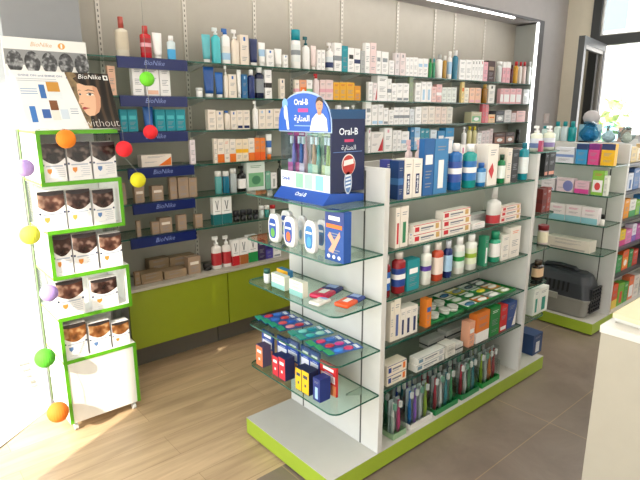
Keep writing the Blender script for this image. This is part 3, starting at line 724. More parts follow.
wr(1, ZB3, [
 (292, 299.4, 80, 'box', 'C band P', 'cream box with pink band', 'cream box'),
 (300, 306.6, 80, 'box', '#e6a07c pic O', 'orange picture box', 'orange box'),
 (307, 312.4, 80, 'box', 'W band Q', 'white box with green band', 'green banded box'),
 (312.8, 319, 74, 'pump', '#ecd9d9 R - -', 'pale bottle with red pump', 'red pump bottle', dict(bodyf=.8)),
 (319.4, 325.6, 80, 'box', '#ead0cd band P', 'pale pink banded box', 'pale pink box'),
 (326, 333, 80, 'box', '#ead0cd band P', 'pale pink banded box', 'pale pink box'),
 (333.4, 339.6, 82.5, 'box', '#e6a81c tx R', 'yellow box', 'yellow box'),
 (339.9, 346, 82.5, 'box', '#e6a81c tx R', 'yellow box', 'yellow box'),
 (346.3, 354.3, 82.5, 'box', '#e6a81c tx R', 'yellow box', 'yellow box'),
 (354.6, 360.5, 86, 'box', '#e0951c logo Y', 'shorter orange yellow box', 'orange yellow box'),
 (365, 372.4, 82, 'box', 'W tx', 'white grey printed box', 'white box'),
 (373, 376.8, 83, 'box', '#efe3e3 tri R', 'white box with red corner', 'red cornered box'),
 (377.2, 387, 76, 'box', 'W tx D', 'tall wide white box', 'tall white box'),
 (387.4, 391, 79, 'box', 'W band X', 'white box with grey band', 'grey banded box'),
 (391.5, 396.2, 83.5, 'box', 'W tx', 'small white box', 'small white box'),
 (396.6, 402.4, 83.3, 'box', 'W low X', 'small white box with grey foot', 'grey footed box'),
 (402.8, 408.6, 83.5, 'box', 'W low X', 'small white box with grey foot', 'grey footed box'),
 (409.2, 412.6, 77, 'box', '#93a182 tx', 'slim olive green box', 'olive box'),
 (415, 420.4, 83, 'box', 'W tx', 'white box with rounded print', 'white box'),
 (420.8, 425.8, 82, 'box', 'W vert F', 'white box with pale blue stripe', 'blue striped box'),
 (426.1, 431, 82, 'box', 'W vert F', 'white box with pale blue stripe', 'blue striped box'),
 (431.3, 436, 87, 'box', '#e9c3bd tx R', 'low pink box', 'low pink box'),
 (436.3, 441.2, 84.5, 'box', '#e6b5b2 band W', 'pink box with white band', 'white banded pink box'),
 (441.6, 446.2, 87.5, 'box', '#dfe2da tx', 'pale green grey box', 'pale green box'),
 (446.5, 451, 87.5, 'box', '#dfe2da tx', 'pale green grey box', 'pale green box'),
 (451.3, 456, 87.5, 'box', '#dfe2da tx', 'pale green grey box', 'pale green box'),
 (459, 463.6, 82, 'box', '#ecd08a logo O', 'yellowish box', 'yellowish box'),
 (464, 468.4, 88, 'box', '#f1e6d2 tx', 'low cream box', 'low cream box'),
 (469, 474.4, 88, 'box', 'I low P', 'peach box', 'peach box'),
 (474.7, 480.2, 88, 'box', 'I low P', 'peach box', 'peach box'),
 (481, 486.6, 84.5, 'bottle', '#9a6a24 #c8a04a - -', 'amber bottle with gold cap', 'amber bottle'),
 (487, 494, 85, 'box', '#e9e4dc dot D', 'white box with black mark', 'black marked box'),
 (497, 502.8, 88.7, 'box', '#e8b3b8 pic W', 'pink picture box', 'pink picture box'),
 (503.1, 509, 88.7, 'box', '#e8b3b8 pic W', 'pink picture box', 'pink picture box'),
 (509.3, 515, 88.7, 'box', '#e8b3b8 pic W', 'pink picture box', 'pink picture box'),
 (515.3, 520.6, 88.7, 'box', '#e8b3b8 pic W', 'pink picture box', 'pink picture box'),
 (522.5, 528.6, 89.5, 'box', 'G logo W', 'grey box at the far end', 'grey box')])
wr(2, ZB2, [
 (205.4, 216.4, 109.8, 'box', 'C tx S', 'wide cream box', 'wide cream box'),
 (216.9, 223.9, 110.9, 'box', 'C dot B', 'cream box with blue dot', 'blue dotted box'),
 (224.3, 230.3, 110.9, 'pump', 'C B - -', 'cream bottle with blue pump', 'blue pump bottle', dict(bodyf=.85)),
 (230.7, 237.1, 110.9, 'box', 'C dot B', 'cream box with a blue dot', 'cream box'),
 (237.5, 243.2, 110.3, 'box', 'C low N', 'cream box with navy foot', 'navy footed box'),
 (243.7, 250.1, 110.3, 'box', 'C low N', 'cream box with navy foot', 'navy footed box'),
 (252.7, 258.2, 101.4, 'pump', 'W W - -', 'tall white pump bottle', 'tall pump bottle', dict(bodyf=.76)),
 (258.9, 265.7, 109.4, 'box', 'C dot F', 'cream box with pale dot', 'cream box'),
 (266.1, 273.4, 109.1, 'box', 'C dot B', 'cream blue dotted box', 'cream box'),
 (273.8, 281.3, 108.9, 'box', 'C tx S', 'cream box with beige print', 'cream box')])
wr(2, ZB3, [
 (334, 341, 105.4, 'box', 'W tx', 'white box behind the toothbrush display', 'white box'),
 (342, 349, 107, 'jar', 'W W - -', 'white jar behind the toothbrush display', 'white jar'),
 (350, 356, 105.5, 'pump', 'W W - -', 'white pump bottle behind the toothbrush display', 'white bottle'),
 (362, 371, 102, 'box', 'W logo X', 'wide white box with grey logo', 'wide white box'),
 (371.7, 377.4, 105, 'box', 'W low F', 'white box with pale blue foot', 'pale footed box'),
 (378, 383, 104.5, 'box', 'W low F', 'white box with pale blue foot', 'pale footed box'),
 (383.3, 388, 108, 'box', 'W low X', 'white box with grey foot', 'grey footed box'),
 (388.6, 393.4, 110, 'box', 'W tx', 'low white box', 'low white box'),
 (393.8, 398.4, 107.5, 'box', 'W band X', 'white box with grey band', 'grey banded box'),
 (398.8, 403.4, 107.5, 'box', 'W band X', 'white box with grey band', 'grey banded box'),
 (403.8, 409, 107.5, 'box', 'W band X', 'white box with grey band', 'grey banded box'),
 (409.5, 414, 109, 'box', '#dfe3e6 tx', 'bluish white box', 'bluish box'),
 (415, 421, 107, 'box', 'W tx', 'white printed box', 'white box'),
 (421.4, 427.6, 106.6, 'box', '#ece2d8 tx', 'cream white box', 'cream white box'),
 (428, 434.4, 106.4, 'box', '#ece0d4 tx', 'pale beige box', 'pale beige box'),
 (434.8, 440.4, 106.6, 'box', '#ecd8cc tx', 'pale peach box', 'pale peach box'),
 (440.8, 446, 107, 'box', '#ecd8cc tx', 'pale peach box', 'pale peach box'),
 (446.4, 452, 107, 'box', '#e4ddd0 tx', 'light grey beige box', 'grey beige box'),
 (464, 481, 112, 'box', '#c9c2a2 pic Q W', 'wide low box with green picture', 'green picture box', dict(d=.08)),
 (481.6, 484.6, 104, 'box', '#d4606c tx', 'tall rose red box', 'rose red box'),
 (484.9, 487.8, 104.6, 'box', '#e28a90 tx', 'tall rose pink box', 'rose pink box'),
 (488.2, 494.6, 114.5, 'box', '#ecc79c logo O', 'low peach orange box', 'peach orange box'),
 (495.5, 503.6, 111, 'box', '#4b4d55 pic G', 'dark grey picture box', 'dark grey box'),
 (504.2, 510.6, 110, 'box', '#d8d4d4 tx', 'grey white box', 'grey white box'),
 (511, 515.6, 113, 'box', '#d9c6c6 tx', 'greyish pink box', 'greyish pink box'),
 (516, 524.6, 111, 'box', '#e2b9b4 low P', 'wide pink box at the far end', 'wide pink box')])
wr(3, ZB2, [
 (212.0, 217.9, 138.9, 'box', 'C tx', 'cream box with fine print', 'cream box'),
 (218.3, 224.7, 139.1, 'box', '#eee2d4 half O', 'white box with orange foot', 'orange footed box'),
 (225.0, 230.0, 139.1, 'box', '#eee2d4 tx O', 'white box with orange print', 'white box'),
 (230.4, 236.2, 139.1, 'box', '#eee2d4 half O', 'white orange footed box', 'orange footed box'),
 (236.5, 242.8, 139.1, 'box', '#efdcc0 band Y', 'white box with yellow band', 'yellow banded box'),
 (243.1, 248.7, 139.1, 'box', '#efdcc0 band Y', 'white box with yellow band', 'yellow banded box'),
 (249.1, 254.9, 138.4, 'box', '#eee2d4 half O', 'white box with orange lower half', 'half orange box'),
 (255.2, 260.4, 138.0, 'box', '#e8823a half #ee6018', 'orange box', 'orange box'),
 (260.7, 265.5, 138.0, 'box', '#e8823a half #ee6018', 'orange box', 'orange box'),
 (266.1, 272.1, 134.0, 'tube', 'W O B -', 'white tube with orange cap', 'white tube', dict(capf=.2))])
wr(3, ZB3, [
 (366, 370.4, 128, 'box', 'W dot H', 'slim white box with pink dot', 'slim white box'),
 (371, 383, 132, 'box', '#eee8e4 tri R', 'large white box with a red corner', 'large white box'),
 (384, 391.6, 128, 'box', 'W dot P', 'white box with pink dot', 'pink dotted box'),
 (392.4, 396.4, 130.5, 'box', 'W tx', 'narrow white printed box', 'narrow white box'),
 (396.8, 400.8, 130.5, 'box', 'W tx', 'narrow white printed box', 'narrow white box'),
 (401.2, 408.6, 131.5, 'box', 'W band F', 'white box with pale blue band', 'blue banded box'),
 (410, 414, 127.4, 'box', '#2f76a8 tx W', 'slim blue box', 'slim blue box'),
 (414.3, 419.4, 127.4, 'box', 'F band W', 'light blue white box', 'light blue box'),
 (420, 424, 128.6, 'box', '#2d8ca0 tx W', 'teal box', 'teal box'),
 (424.3, 428.6, 128.6, 'box', '#2d8ca0 tx W', 'teal box', 'teal box'),
 (430, 436, 130, 'box', '#d6dfe6 tx', 'pale blue box', 'pale blue box'),
 (437, 444, 131, 'box', '#3b86b8 logo W', 'mid blue box', 'mid blue box'),
 (445, 453, 128, 'box', '#3a93c8 band W', 'sky blue box with white band', 'sky blue box'),
 (461, 465.6, 127, 'pump', 'W W - -', 'small white pump bottle', 'white pump bottle'),
 (466.4, 470.8, 126.4, 'bottle', '#d9cf9a #e0c526 - -', 'pale bottle with yellow cap', 'yellow capped bottle'),
 (471.2, 475.6, 126.4, 'bottle', '#d9cf9a #e0c526 - -', 'pale bottle with yellow cap', 'yellow capped bottle'),
 (477, 481, 133, 'box', 'W tx', 'low white box with print', 'low white box'),
 (481.3, 485, 131, 'box', '#ecdcdc tx', 'pinkish white box', 'pinkish box'),
 (485.3, 489, 130.6, 'box', '#ecdcdc tx', 'pinkish white box', 'pinkish box'),
 (489.3, 492.2, 129, 'box', '#e5cfcf tx', 'taller pinkish box', 'taller pinkish box'),
 (493.5, 504.8, 133, 'box', '#57382f pic #a36d55', 'dark hair colour box', 'dark box'),
 (505.2, 514, 132.4, 'box', '#402b29 pic #9a7462', 'black hair colour box', 'black box'),
 (515, 519, 129.4, 'jar', 'K D - -', 'black jar at the far end', 'black jar')])
wr(4, ZB2, [
 (215.3, 222.3, 171.4, 'bottle', '#5fa6a6 W - -', 'pale teal bottle with white cap', 'pale teal bottle', dict(capf=.22, capw=.95)),
 (223.0, 229.6, 171.4, 'bottle', '#1d6f8c W - -', 'blue teal bottle with white cap', 'blue teal bottle', dict(capf=.22, capw=.95)),
 (230.3, 236.9, 168.7, 'bottle', '#b9c2c4 #e4e4e2 - -', 'grey bottle with white cap', 'grey bottle', dict(capf=.2, capw=.95)),
 (237.8, 246.1, 165.9, 'pump', '#1a1c1b #23211f W -', 'black pump bottle with white label', 'black pump bottle'),
 (246.8, 265.2, 162.2, 'box', '#dfe6e0 pic Q #4f8a66', 'large pale box with green bottle picture', 'large pale box', dict(d=.07)),
 (266.1, 270.7, 171.4, 'box', '#79b39a tx W', 'slim green box', 'slim green box'),
 (271.4, 276.9, 172.9, 'box', 'W vert G', 'small white box with grey circle', 'small white box'),
 (277.6, 282.4, 160.4, 'pump', '#20281f #1c1d1c - -', 'tall black pump bottle', 'tall black bottle')])
wr(5, ZB2, [
 (211, 222, 197.5, 'box', 'W vee #1f6f72', 'white box with dark teal base', 'teal based box'),
 (222.5, 232.2, 197, 'box', 'W vee #1f6f72', 'white box with dark teal base', 'teal based box'),
 (233, 239.6, 211, 'jar', 'K #2a2a30 - -', 'black jar', 'black jar', dict(lidf=.45)),
 (240, 246.4, 210, 'jar', 'K #2a2a30 - -', 'black jar', 'black jar', dict(lidf=.45)),
 (246.8, 252.6, 209.5, 'jar', 'K #2a2a30 - -', 'black jar', 'black jar', dict(lidf=.45)),
 (253, 258.4, 210, 'jar', '#26262c K - -', 'low black jar', 'low black jar', dict(lidf=.45)),
 (259, 264, 206, 'jar', '#c9d6d2 W - -', 'pale jar with white lid', 'white lidded jar'),
 (264.4, 269.4, 205.5, 'jar', '#2f8d84 W - -', 'teal jar with white lid', 'teal jar'),
 (269.8, 275.4, 205, 'jar', 'W R - -', 'white jar with red lid', 'red lidded jar')])
row('wall worktop', 'toiletries on the wall worktop', .583, YF+.04, [
 (212, 222, 236.5, 'pump', '#ede6e2 W #b9333a -', 'white pump bottle with red label', 'white pump bottle', dict(bodyf=.72)),
 (222.6, 231.4, 235.6, 'pump', '#ede6e2 W #b9333a -', 'white pump bottle with red label', 'white pump bottle', dict(bodyf=.72)),
 (232, 239.8, 240.5, 'box', 'W vee R', 'white box with red base', 'red based box'),
 (240.3, 248.5, 239, 'box', 'W vee #a7622e', 'white box with brown base', 'brown based box'),
 (249, 258, 235.6, 'box', 'W vee E', 'white box with green base', 'green based box'),
 (258.6, 265.8, 241, 'box', '#3a2a56 tx W', 'dark purple box', 'dark purple box'),
 (266.3, 273, 246, 'box', '#4a3f9a top #332a70', 'violet box', 'violet box'),
 (273.6, 281, 244, 'box', 'W low X', 'white box half behind the glass', 'white box')])

# ---- island, long side
IF = .022
II = ['top island shelf', 'second island shelf', 'third island shelf', 'fourth island shelf', 'lowest island shelf', 'island base']
IG = 'dental and care goods on the long side of the island'
tops = row(II[0], IG, ZG[0], IF, [
 (393, 403, 161, 'box', '#123a72 band #3c6fa8', 'dark blue box', 'dark blue box', dict(d=.05)),
 (403.6, 411.6, 159, 'box', '#eee6dc vert N', 'tall white carton with navy logo', 'white carton', dict(d=.05)),
 (412.2, 421, 159, 'box', '#eee6dc vert N', 'tall white carton with navy logo', 'white carton', dict(d=.05)),
 (422.4, 432.4, 139, 'box', '#1f5f9e logo W', 'tall blue toothbrush pack', 'blue pack', dict(d=.03)),
 (433, 446, 139, 'box', '#3d7fb4 vert W', 'pale blue white toothbrush pack', 'pale blue pack', dict(d=.03)),
 (447.4, 460, 143.5, 'bottle', '#1a62a8 W #2e4f9e W', 'blue mouthwash bottle with white cap', 'blue mouthwash bottle', dict(capf=.17, capw=.5)),
 (461.6, 474.6, 144, 'bottle', '#12938f W #1f6fb4 W', 'teal mouthwash bottle with white cap', 'teal mouthwash bottle', dict(capf=.17, capw=.5)),
 (475.4, 484.4, 163, 'bottle', '#1d74b4 B F -', 'small blue mouthwash bottle', 'small blue bottle', dict(capw=.6)),
 (485, 496, 144.5, 'box', '#ece4da dia R', 'large white box with red diamond', 'large white box', dict(d=.07)),
 (496.6, 503.6, 154.6, 'bottle', '#0f7a46 #0d3f2a #e6efe8 -', 'green mouthwash bottle', 'green bottle', dict(capf=.18, capw=.6)),
 (504.2, 510, 148.5, 'box', '#e6dccf tx', 'plain cream white box', 'cream white box', dict(d=.08)),
 (510.5, 517, 150, 'box', '#1c1d20 tx X', 'black box', 'black box', dict(d=.07)),
 (517.6, 526.4, 143, 'bottle', '#0f8594 #0f6f80 #e4ecec -', 'large teal bottle', 'large teal bottle', dict(capf=.14, capw=.55))])
for o in tops[1:3]:
    hq = max(v.co.z for v in o.data.vertices); yq = min(v.co.y for v in o.data.vertices)
    lettering('Oral-B', .017, '#f2f5fa', o, (0, yq-.0008, hq*.36), (PI/2, -PI/2, 0), bold=.0006, width=hq*.44)
row('top island shelf back row', IG, ZG[0], IF+.10, [
 (381, 391, 160, 'box', '#4a4fa6 tx W', 'purple blue carton', 'purple blue carton', dict(d=.04)),
 (403.5, 410.8, 140, 'pump', '#efd9d6 #f0c9cb - -', 'white bottle with pink pump', 'pink pump bottle', dict(bodyf=.8)),
 (413.5, 421, 140, 'pump', '#efd9d6 #f0c9cb - -', 'white bottle with pink pump', 'pink pump bottle', dict(bodyf=.8)),
 (428, 436, 142, 'box', '#27649e band W', 'blue toothbrush carton', 'blue carton', dict(d=.03)),
 (441, 450, 140, 'box', '#2b78b0 top W', 'blue carton with white top', 'blue carton', dict(d=.03)),
 (455, 463, 145, 'box', 'W dot H', 'white carton with pink dot', 'white carton', dict(d=.04)),
 (467, 480, 144.5, 'box', '#ece6e0 tx', 'large plain white carton', 'white carton', dict(d=.06))])
row(II[1], IG, ZG[1], IF, [
 (391.6, 399.2, 208, 'box', '#eae0d4 vert R', 'upright white carton with red stripe', 'upright carton', dict(d=.04)),
 (399.8, 407.4, 206.5, 'box', '#eae0d4 vert #2b7c52', 'upright white carton with green ring', 'upright carton', dict(d=.04)),
 (485.8, 499, 186, 'bottle', '#d9d6d2 #c7c4c0 #b8323a -', 'white bottle with red lower half', 'red white bottle', dict(capf=.34, capw=.42, neck=.8, lab=(.02, .24)))])
def stack(where, z, specs, front=None):
    """cartons lying on their long sides: (u0, u1, level, count-word, colours, look)"""
    for (u0, u1, lev, hh, dd, cols, look, fr_) in specs:
        x0, x1 = solve(0, u0, {1: fr_, 2: z}), solve(0, u1, {1: fr_, 2: z})
        o = k_box('carton', x1-x0, dd, hh, cols.split(), 0); o.name = 'toothpaste_carton'
        o.location = ((x0+x1)/2, fr_+dd/2, z+.001+lev*(hh+.0006))
        tag(o, look+' on '+where, 'box', 'cartons lying on the island shelves'); ALL.append(o['label'])
tp = '#ebe3d8 paste R'
stack(II[1], ZG[1], [
 (413, 441, 0, .042, .045, tp, 'lower of two lying red white toothpaste cartons', IF),
 (413, 440, 1, .042, .045, tp, 'upper of two lying red white toothpaste cartons', IF),
 (442, 470, 0, .04, .045, '#ebe3d8 paste R', 'lowest of three stacked toothpaste cartons', IF),
 (442, 470, 1, .04, .045, '#ebe3d8 paste R', 'middle of three stacked toothpaste cartons', IF),
 (442, 469, 2, .04, .045, '#ebe3d8 paste R', 'topmost of three stacked toothpaste cartons', IF),
 (472, 484.5, 0, .03, .05, '#e9e6e2 tx R', 'low white carton beside the red white bottle', IF),
 (500, 520, 0, .03, .05, '#e8dcd2 paste R', 'lowest red banded carton past the red white bottle', IF),
 (500.5, 520, 1, .03, .045, '#e8dcd2 paste R', 'red banded carton, second of its pile by the bottle,', IF),
 (501, 519.5, 2, .028, .045, '#e8dcd2 paste R', 'red banded carton topping its pile by the bottle', IF),
 (470, 488, 0, .045, .05, '#c9c9c9 tx', 'silver grey carton behind the low white carton', IF+.09),
 (408.6, 412.4, 0, .05, .05, '#e9e0d6 dot B', 'small upright cream carton', IF+.01)])
row('third island shelf', IG, ZG[2], IF, [
 (381.6, 389.4, 256, 'bottle', '#7d1a22 #dcd7d2 B W', 'dark red bottle half behind the end panel', 'dark red bottle'),
 (391.2, 404.2, 252, 'bottle', '#96222a #d9cfc8 #27458f W', 'large red mouthwash bottle with blue label', 'large red bottle', dict(capf=.16)),
 (405, 418.6, 259.6, 'box', '#1f8b93 logo W', 'teal carton', 'teal carton', dict(d=.05)),
 (419.6, 430, 244.5, 'bottle', '#e6e4dc W #d7dad0 U', 'white bottle with purple mark', 'purple marked bottle', dict(capf=.2)),
 (430.8, 441.8, 242, 'bottle', '#c44a2e #e2d9d0 #ecd9cc -', 'orange red bottle with white label', 'orange red bottle', dict(capf=.2)),
 (442.4, 451, 240.5, 'bottle', '#1b2a66 #cfd2da F -', 'navy bottle with pale blue label', 'navy bottle', dict(capf=.2)),
 (452.4, 463, 236.5, 'bottle', '#e6e6de W #d4e0d4 E', 'white bottle with green mark', 'green marked bottle', dict(capf=.2)),
 (463.8, 475, 234, 'bottle', '#e6e6de W #dfe6c8 #9ab83a', 'white bottle with lime green mark', 'lime marked bottle', dict(capf=.2)),
 (480.4, 487.2, 236.5, 'box', '#2f8a68 vert W', 'slim green white carton', 'slim green carton', dict(d=.04)),
 (488, 498.6, 231, 'bottle', '#2fa07c #1d8a66 W -', 'green bottle with white label', 'green bottle', dict(capf=.25, capw=.7)),
 (499.4, 508, 235, 'box', '#e6e0d6 tx', 'white carton', 'white carton', dict(d=.05)),
 (508.6, 518.6, 227, 'box', '#e9e2d8 tx O', 'taller white carton', 'taller carton', dict(d=.05))])
row('fourth island shelf', IG, ZG[3], IF, [
 (387.4, 393, 303, 'box', '#e9dfcf tx', 'cream carton by the end panel', 'cream carton', dict(d=.04)),
 (393.4, 399.4, 299, 'box', '#e9dfcf vert #4c5f96', 'tall white carton with blue stripe', 'tall carton', dict(d=.04)),
 (400, 404.6, 309, 'box', '#e9e2d8 vert N', 'white carton with navy square', 'white carton', dict(d=.05)),
 (405, 410.6, 307, 'box', '#e9e2d8 vert N', 'white carton with navy square', 'white carton', dict(d=.05)),
 (411, 416.8, 305.5, 'box', '#e9e2d8 vert N', 'white carton with navy square', 'white carton', dict(d=.05)),
 (421.4, 430.6, 299.5, 'box', '#e07f2a logo B', 'orange carton with blue mark', 'orange carton', dict(d=.04))])
row('lowest island shelf', IG, ZG[4], IF, [
 (463.4, 473.6, 322, 'box', '#e9a98a logo W', 'salmon orange carton', 'salmon carton', dict(d=.05)),
 (475.4, 488, 312, 'box', '#e07a2c half W', 'orange, green and white carton', 'orange green carton', dict(d=.05)),
 (489, 498.6, 307, 'box', '#1f7f3c tx W', 'green carton', 'green carton', dict(d=.05)),
 (499.2, 506, 306, 'box', '#c5262a low W', 'red carton', 'red carton', dict(d=.05)),
 (506.6, 515, 302, 'box', '#33508c tri W', 'blue carton with white corner', 'blue carton', dict(d=.05))])
stack(II[4], ZG[4], [
 (387, 406, 0, .05, .06, '#e8ddcb paste #223f86 #e2762c', 'lower of two blue logo cartons by the end panel', IF),
 (387, 406, 1, .05, .06, '#e8ddcb paste #223f86 #e2762c', 'upper of two blue logo cartons by the end panel', IF),
 (416, 444, 0, .034, .05, '#e4e3dc paste #6a8a9c #b8bcc0', 'lower of two long white cartons', IF),
 (417, 444, 1, .034, .05, '#e4e3dc paste #6a8a9c #b8bcc0', 'upper of two long white cartons', IF),
 (445.6, 455, 0, .04, .06, '#dcd9cf tx', 'white carton after the long pair', IF),
 (446, 455, 1, .034, .06, '#dcd9cf tx', 'white carton atop another after the long pair', IF),
 (455.6, 462.6, 0, .05, .06, '#cfcfca band #30363a', 'grey carton with dark band', IF),
 (428, 444, 0, .05, .06, '#b9bbb8 band #2f3a44', 'long grey carton with dark band at the back', IF+.12),
 (446, 470, 0, .06, .06, '#c6c8c4 band #2f3a44', 'longest grey carton with dark band at the back', IF+.12)])

# interdental blisters and floss tins in green trays on the fourth long shelf
def blister(nm, w_, d_, h_, card, blob, label, loc, rz, group, cat='pack', blob2=None, tilt=0):
    e = empty(nm, loc, rz, tilt); tag(e, label, cat, group); ALL.append(label)
    mb = MB(); mb.box(-w_/2, w_/2, -d_/2, d_/2, 0, .002, M(card, .4)); mb.build('card', e)
    mb = MB(); n = max(1, int(round(w_/.022)))
    bm = bmesh.new(); bmesh.ops.create_uvsphere(bm, u_segments=12, v_segments=8, radius=1)
    for v in bm.verts: v.co.x *= w_*.38; v.co.y = v.co.y*d_*.26-d_*.14; v.co.z = max(0, v.co.z)*h_+.002
    mb.add_bm(bm, M(blob, .25)); mb.build('bubble', e)
    mb = MB(); mb.box(-w_*.4, w_*.4, d_*.25, d_*.44, .002, .0026, M(blob2 or 'W', .4)); mb.build('print', e)
    return e
trays = [(.36, .50), (.52, .66), (.70, 1.18)]
for i, (a, b) in enumerate(trays):
    mb = MB(); mb.box(a, b, .03, .26, ZG[3]+.001, ZG[3]+.005, M('#1f7d42', .35)); mb.box(a, b, .03, .034, ZG[3]+.005, ZG[3]+.016, M('#1f7d42', .35)); mb.box(a, a+.003, .034, .26, ZG[3]+.005, ZG[3]+.016, M('#1f7d42', .35)); mb.box(b-.003, b, .034, .26, ZG[3]+.005, ZG[3]+.016, M('#1f7d42', .35))
    tag(mb.build('product_tray'), ['green tray of white floss tins on the fourth long island shelf', 'green tray beside the floss tin tray on the fourth long island shelf', 'long green tray of mixed packs at the far end of the fourth island shelf'][i], 'tray', 'green trays on the fourth island shelf')
k = 0
for tx_ in (.395, .465, .555, .625):
    for ty in (.075, .16):
        e = k_jar('floss_tin', .058, .058, .026, ['#e6e4de', '#d4d2cc', '-', '-'], 0, lidf=.4); e.location = (tx_, ty, ZG[3]+.0062)
        lb = '%s white floss tin along the green trays, %s row, fourth island shelf' % (ORD[k//2], ['front', 'back'][k % 2]); tag(e, lb, 'tin', 'white floss tins'); ALL.append(lb); k += 1
cols = [('#d8dcd8', '#3a6a8c'), ('#5a9a50', '#e0e4dc'), ('#e6e2d8', '#2a557a'), ('#e2762c', '#eeeae2'), ('#2c7d48', '#d8e2d8'), ('#d8c43c', '#6f7f86'), ('#9a9fa2', '#e8e6e0'), ('#2f8f4a', '#e8d23c'), ('#c9d0cc', '#43525c'), ('#7aa832', '#e8e6dc'), ('#e6a04c', '#ece8e0'), ('#55606a', '#dfe2e0')]
cw = {'#d8dcd8': 'pale grey', '#5a9a50': 'leaf green', '#e6e2d8': 'white', '#e2762c': 'orange', '#2c7d48': 'dark green', '#d8c43c': 'yellow', '#9a9fa2': 'grey', '#2f8f4a': 'green', '#c9d0cc': 'silver grey', '#7aa832': 'light green', '#e6a04c': 'amber', '#55606a': 'slate grey'}
for i in range(12):
    c1, c2 = cols[i]; q, r_ = divmod(i, 3)
    blister('interdental_pack', .10, .075, .012, c1, c2, '%s flat interdental pack, %s row of the long green tray' % (cw[c1], ['front', 'middle', 'back'][r_]), (.765+q*.117, .074+r_*.083, ZG[3]+.0062+.0*r_), .12*(i % 3-1)*.4, 'interdental packs in the long green tray')
# travel toothbrush set leaning behind the orange carton
mb = MB(); mb.lathe([(.012, 0), (.014, .004), (.014, .085), (.006, .11), (.006, .15), (.011, .155), (.011, .18), (.006, .185)], M('#d9d6d0', .3), seg=12)
tag(mb.build('electric_toothbrush', loc=(.265, .13, ZG[3]+.001)), 'white electric brush standing behind the orange carton on the fourth island shelf', 'toothbrush')

# toothbrush holders on the deck
def brush(cols_, label, loc, group, h, hw_):
    e = empty('toothbrush', loc); tag(e, label, 'toothbrush', group); ALL.append(label)
    c1, c2 = cols_
    mb = MB(); mb.tube([(0, 0, .004), (0, -.002, .05), (0, .001, .10), (0, 0, .14), (0, 0, h-.018)], [.0085, .0105, .0085, .0055, .006], M(c1, .3), 8); mb.build('handle', e)
    mb = MB(); mb.box(-.0075, .0075, -.018, -.0062, h-.05, h-.02, M(c2, .6)); mb.build('bristles', e)
    mb = MB(); mb.box(-hw_, hw_, -.0195, .0118, .001, h, glass('#f6f9f9', 1.6)); mb.build('clear_sleeve', e)
    mb = MB(); mb.box(-hw_*.9, hw_*.9, .0120, .0128, .003, h*.97, M('#cfd8da', .5)); mb.build('backing_card', e)
    return e
PR = ['#8c5fc0', '#9ab83a', '#2a6fbc', '#2f4fa8', '#c8437c', '#d9dcd8', '#3f9a78', '#b8c43a', '#b33a4a', '#4aa06a', '#2f8f9c', '#a03a58', '#cfd6d6', '#e2762c', '#7a8a9a', '#5fb08c']
hold = [(.13, .225, '#8fb08a', 'green grey', [5, 4, 7, 6], 'first'), (.255, .43, '#dedcd6', 'white', [2, 0, 12, 1, 3, 10, 0, 2], 'second'), (.455, .65, '#1f7f46', 'green', [8, 5, 10, 9, 11, 8, 14, 6], 'third'),
        (.685, .85, '#1f7f46', 'green', [8, 12, 9, 10, 14, 11, 5, 15], 'fourth'), (.88, 1.06, '#1f8f3c', 'green', [1, 12, 13, 8, 14, 7, 5, 9], 'fifth')]
for a, b, c, cwn, bl, nth in hold:
    e = tag(empty('toothbrush_holder', ((a+b)/2, .105, HD+.0008)), '%s toothbrush tray, %s from the near end of the island base' % (cwn, nth), 'holder', 'toothbrush trays on the island base'); hw = (b-a)/2
    mb = MB(); m_ = M(c, .35); y0, y1 = -.085, .10
    mb.box(-hw, hw, y0, y1, 0, .004, m_); mb.box(-hw, hw, y0, y0+.003, .004, .028, m_); mb.box(-hw, hw, y1-.003, y1, .004, .028, m_); mb.box(-hw, -hw+.003, y0+.003, y1-.003, .004, .028, m_); mb.box(hw-.003, hw, y0+.003, y1-.003, .004, .028, m_); mb.build('tray', e)
    for x in (-hw+.002, hw-.002):
        mb = MB(); mb.box(x-.001, x+.001, y0+.003, y1-.003, .0285, .12, glass('#eef4f2', .8)); mb.build('clear_side', e)
    cpr = len(bl)//2; step = (b-a-.012)/cpr
    for i, ci in enumerate(bl):
        q, r_ = i % cpr, i//cpr
        lbl = 'wrapped toothbrush, %s of the %s row, %s tray on the island base' % (ORD[q], ['front', 'back'][r_], nth)
        brush((PR[ci], '#eef0ee' if ci not in (5, 12) else '#7fb8a0'), lbl, (a+.006+step*(q+.5), .052+r_*.085, HD+.0055), 'wrapped toothbrushes on the island base', .205 if nth != 'first' else .19, min(step*.46, .019))

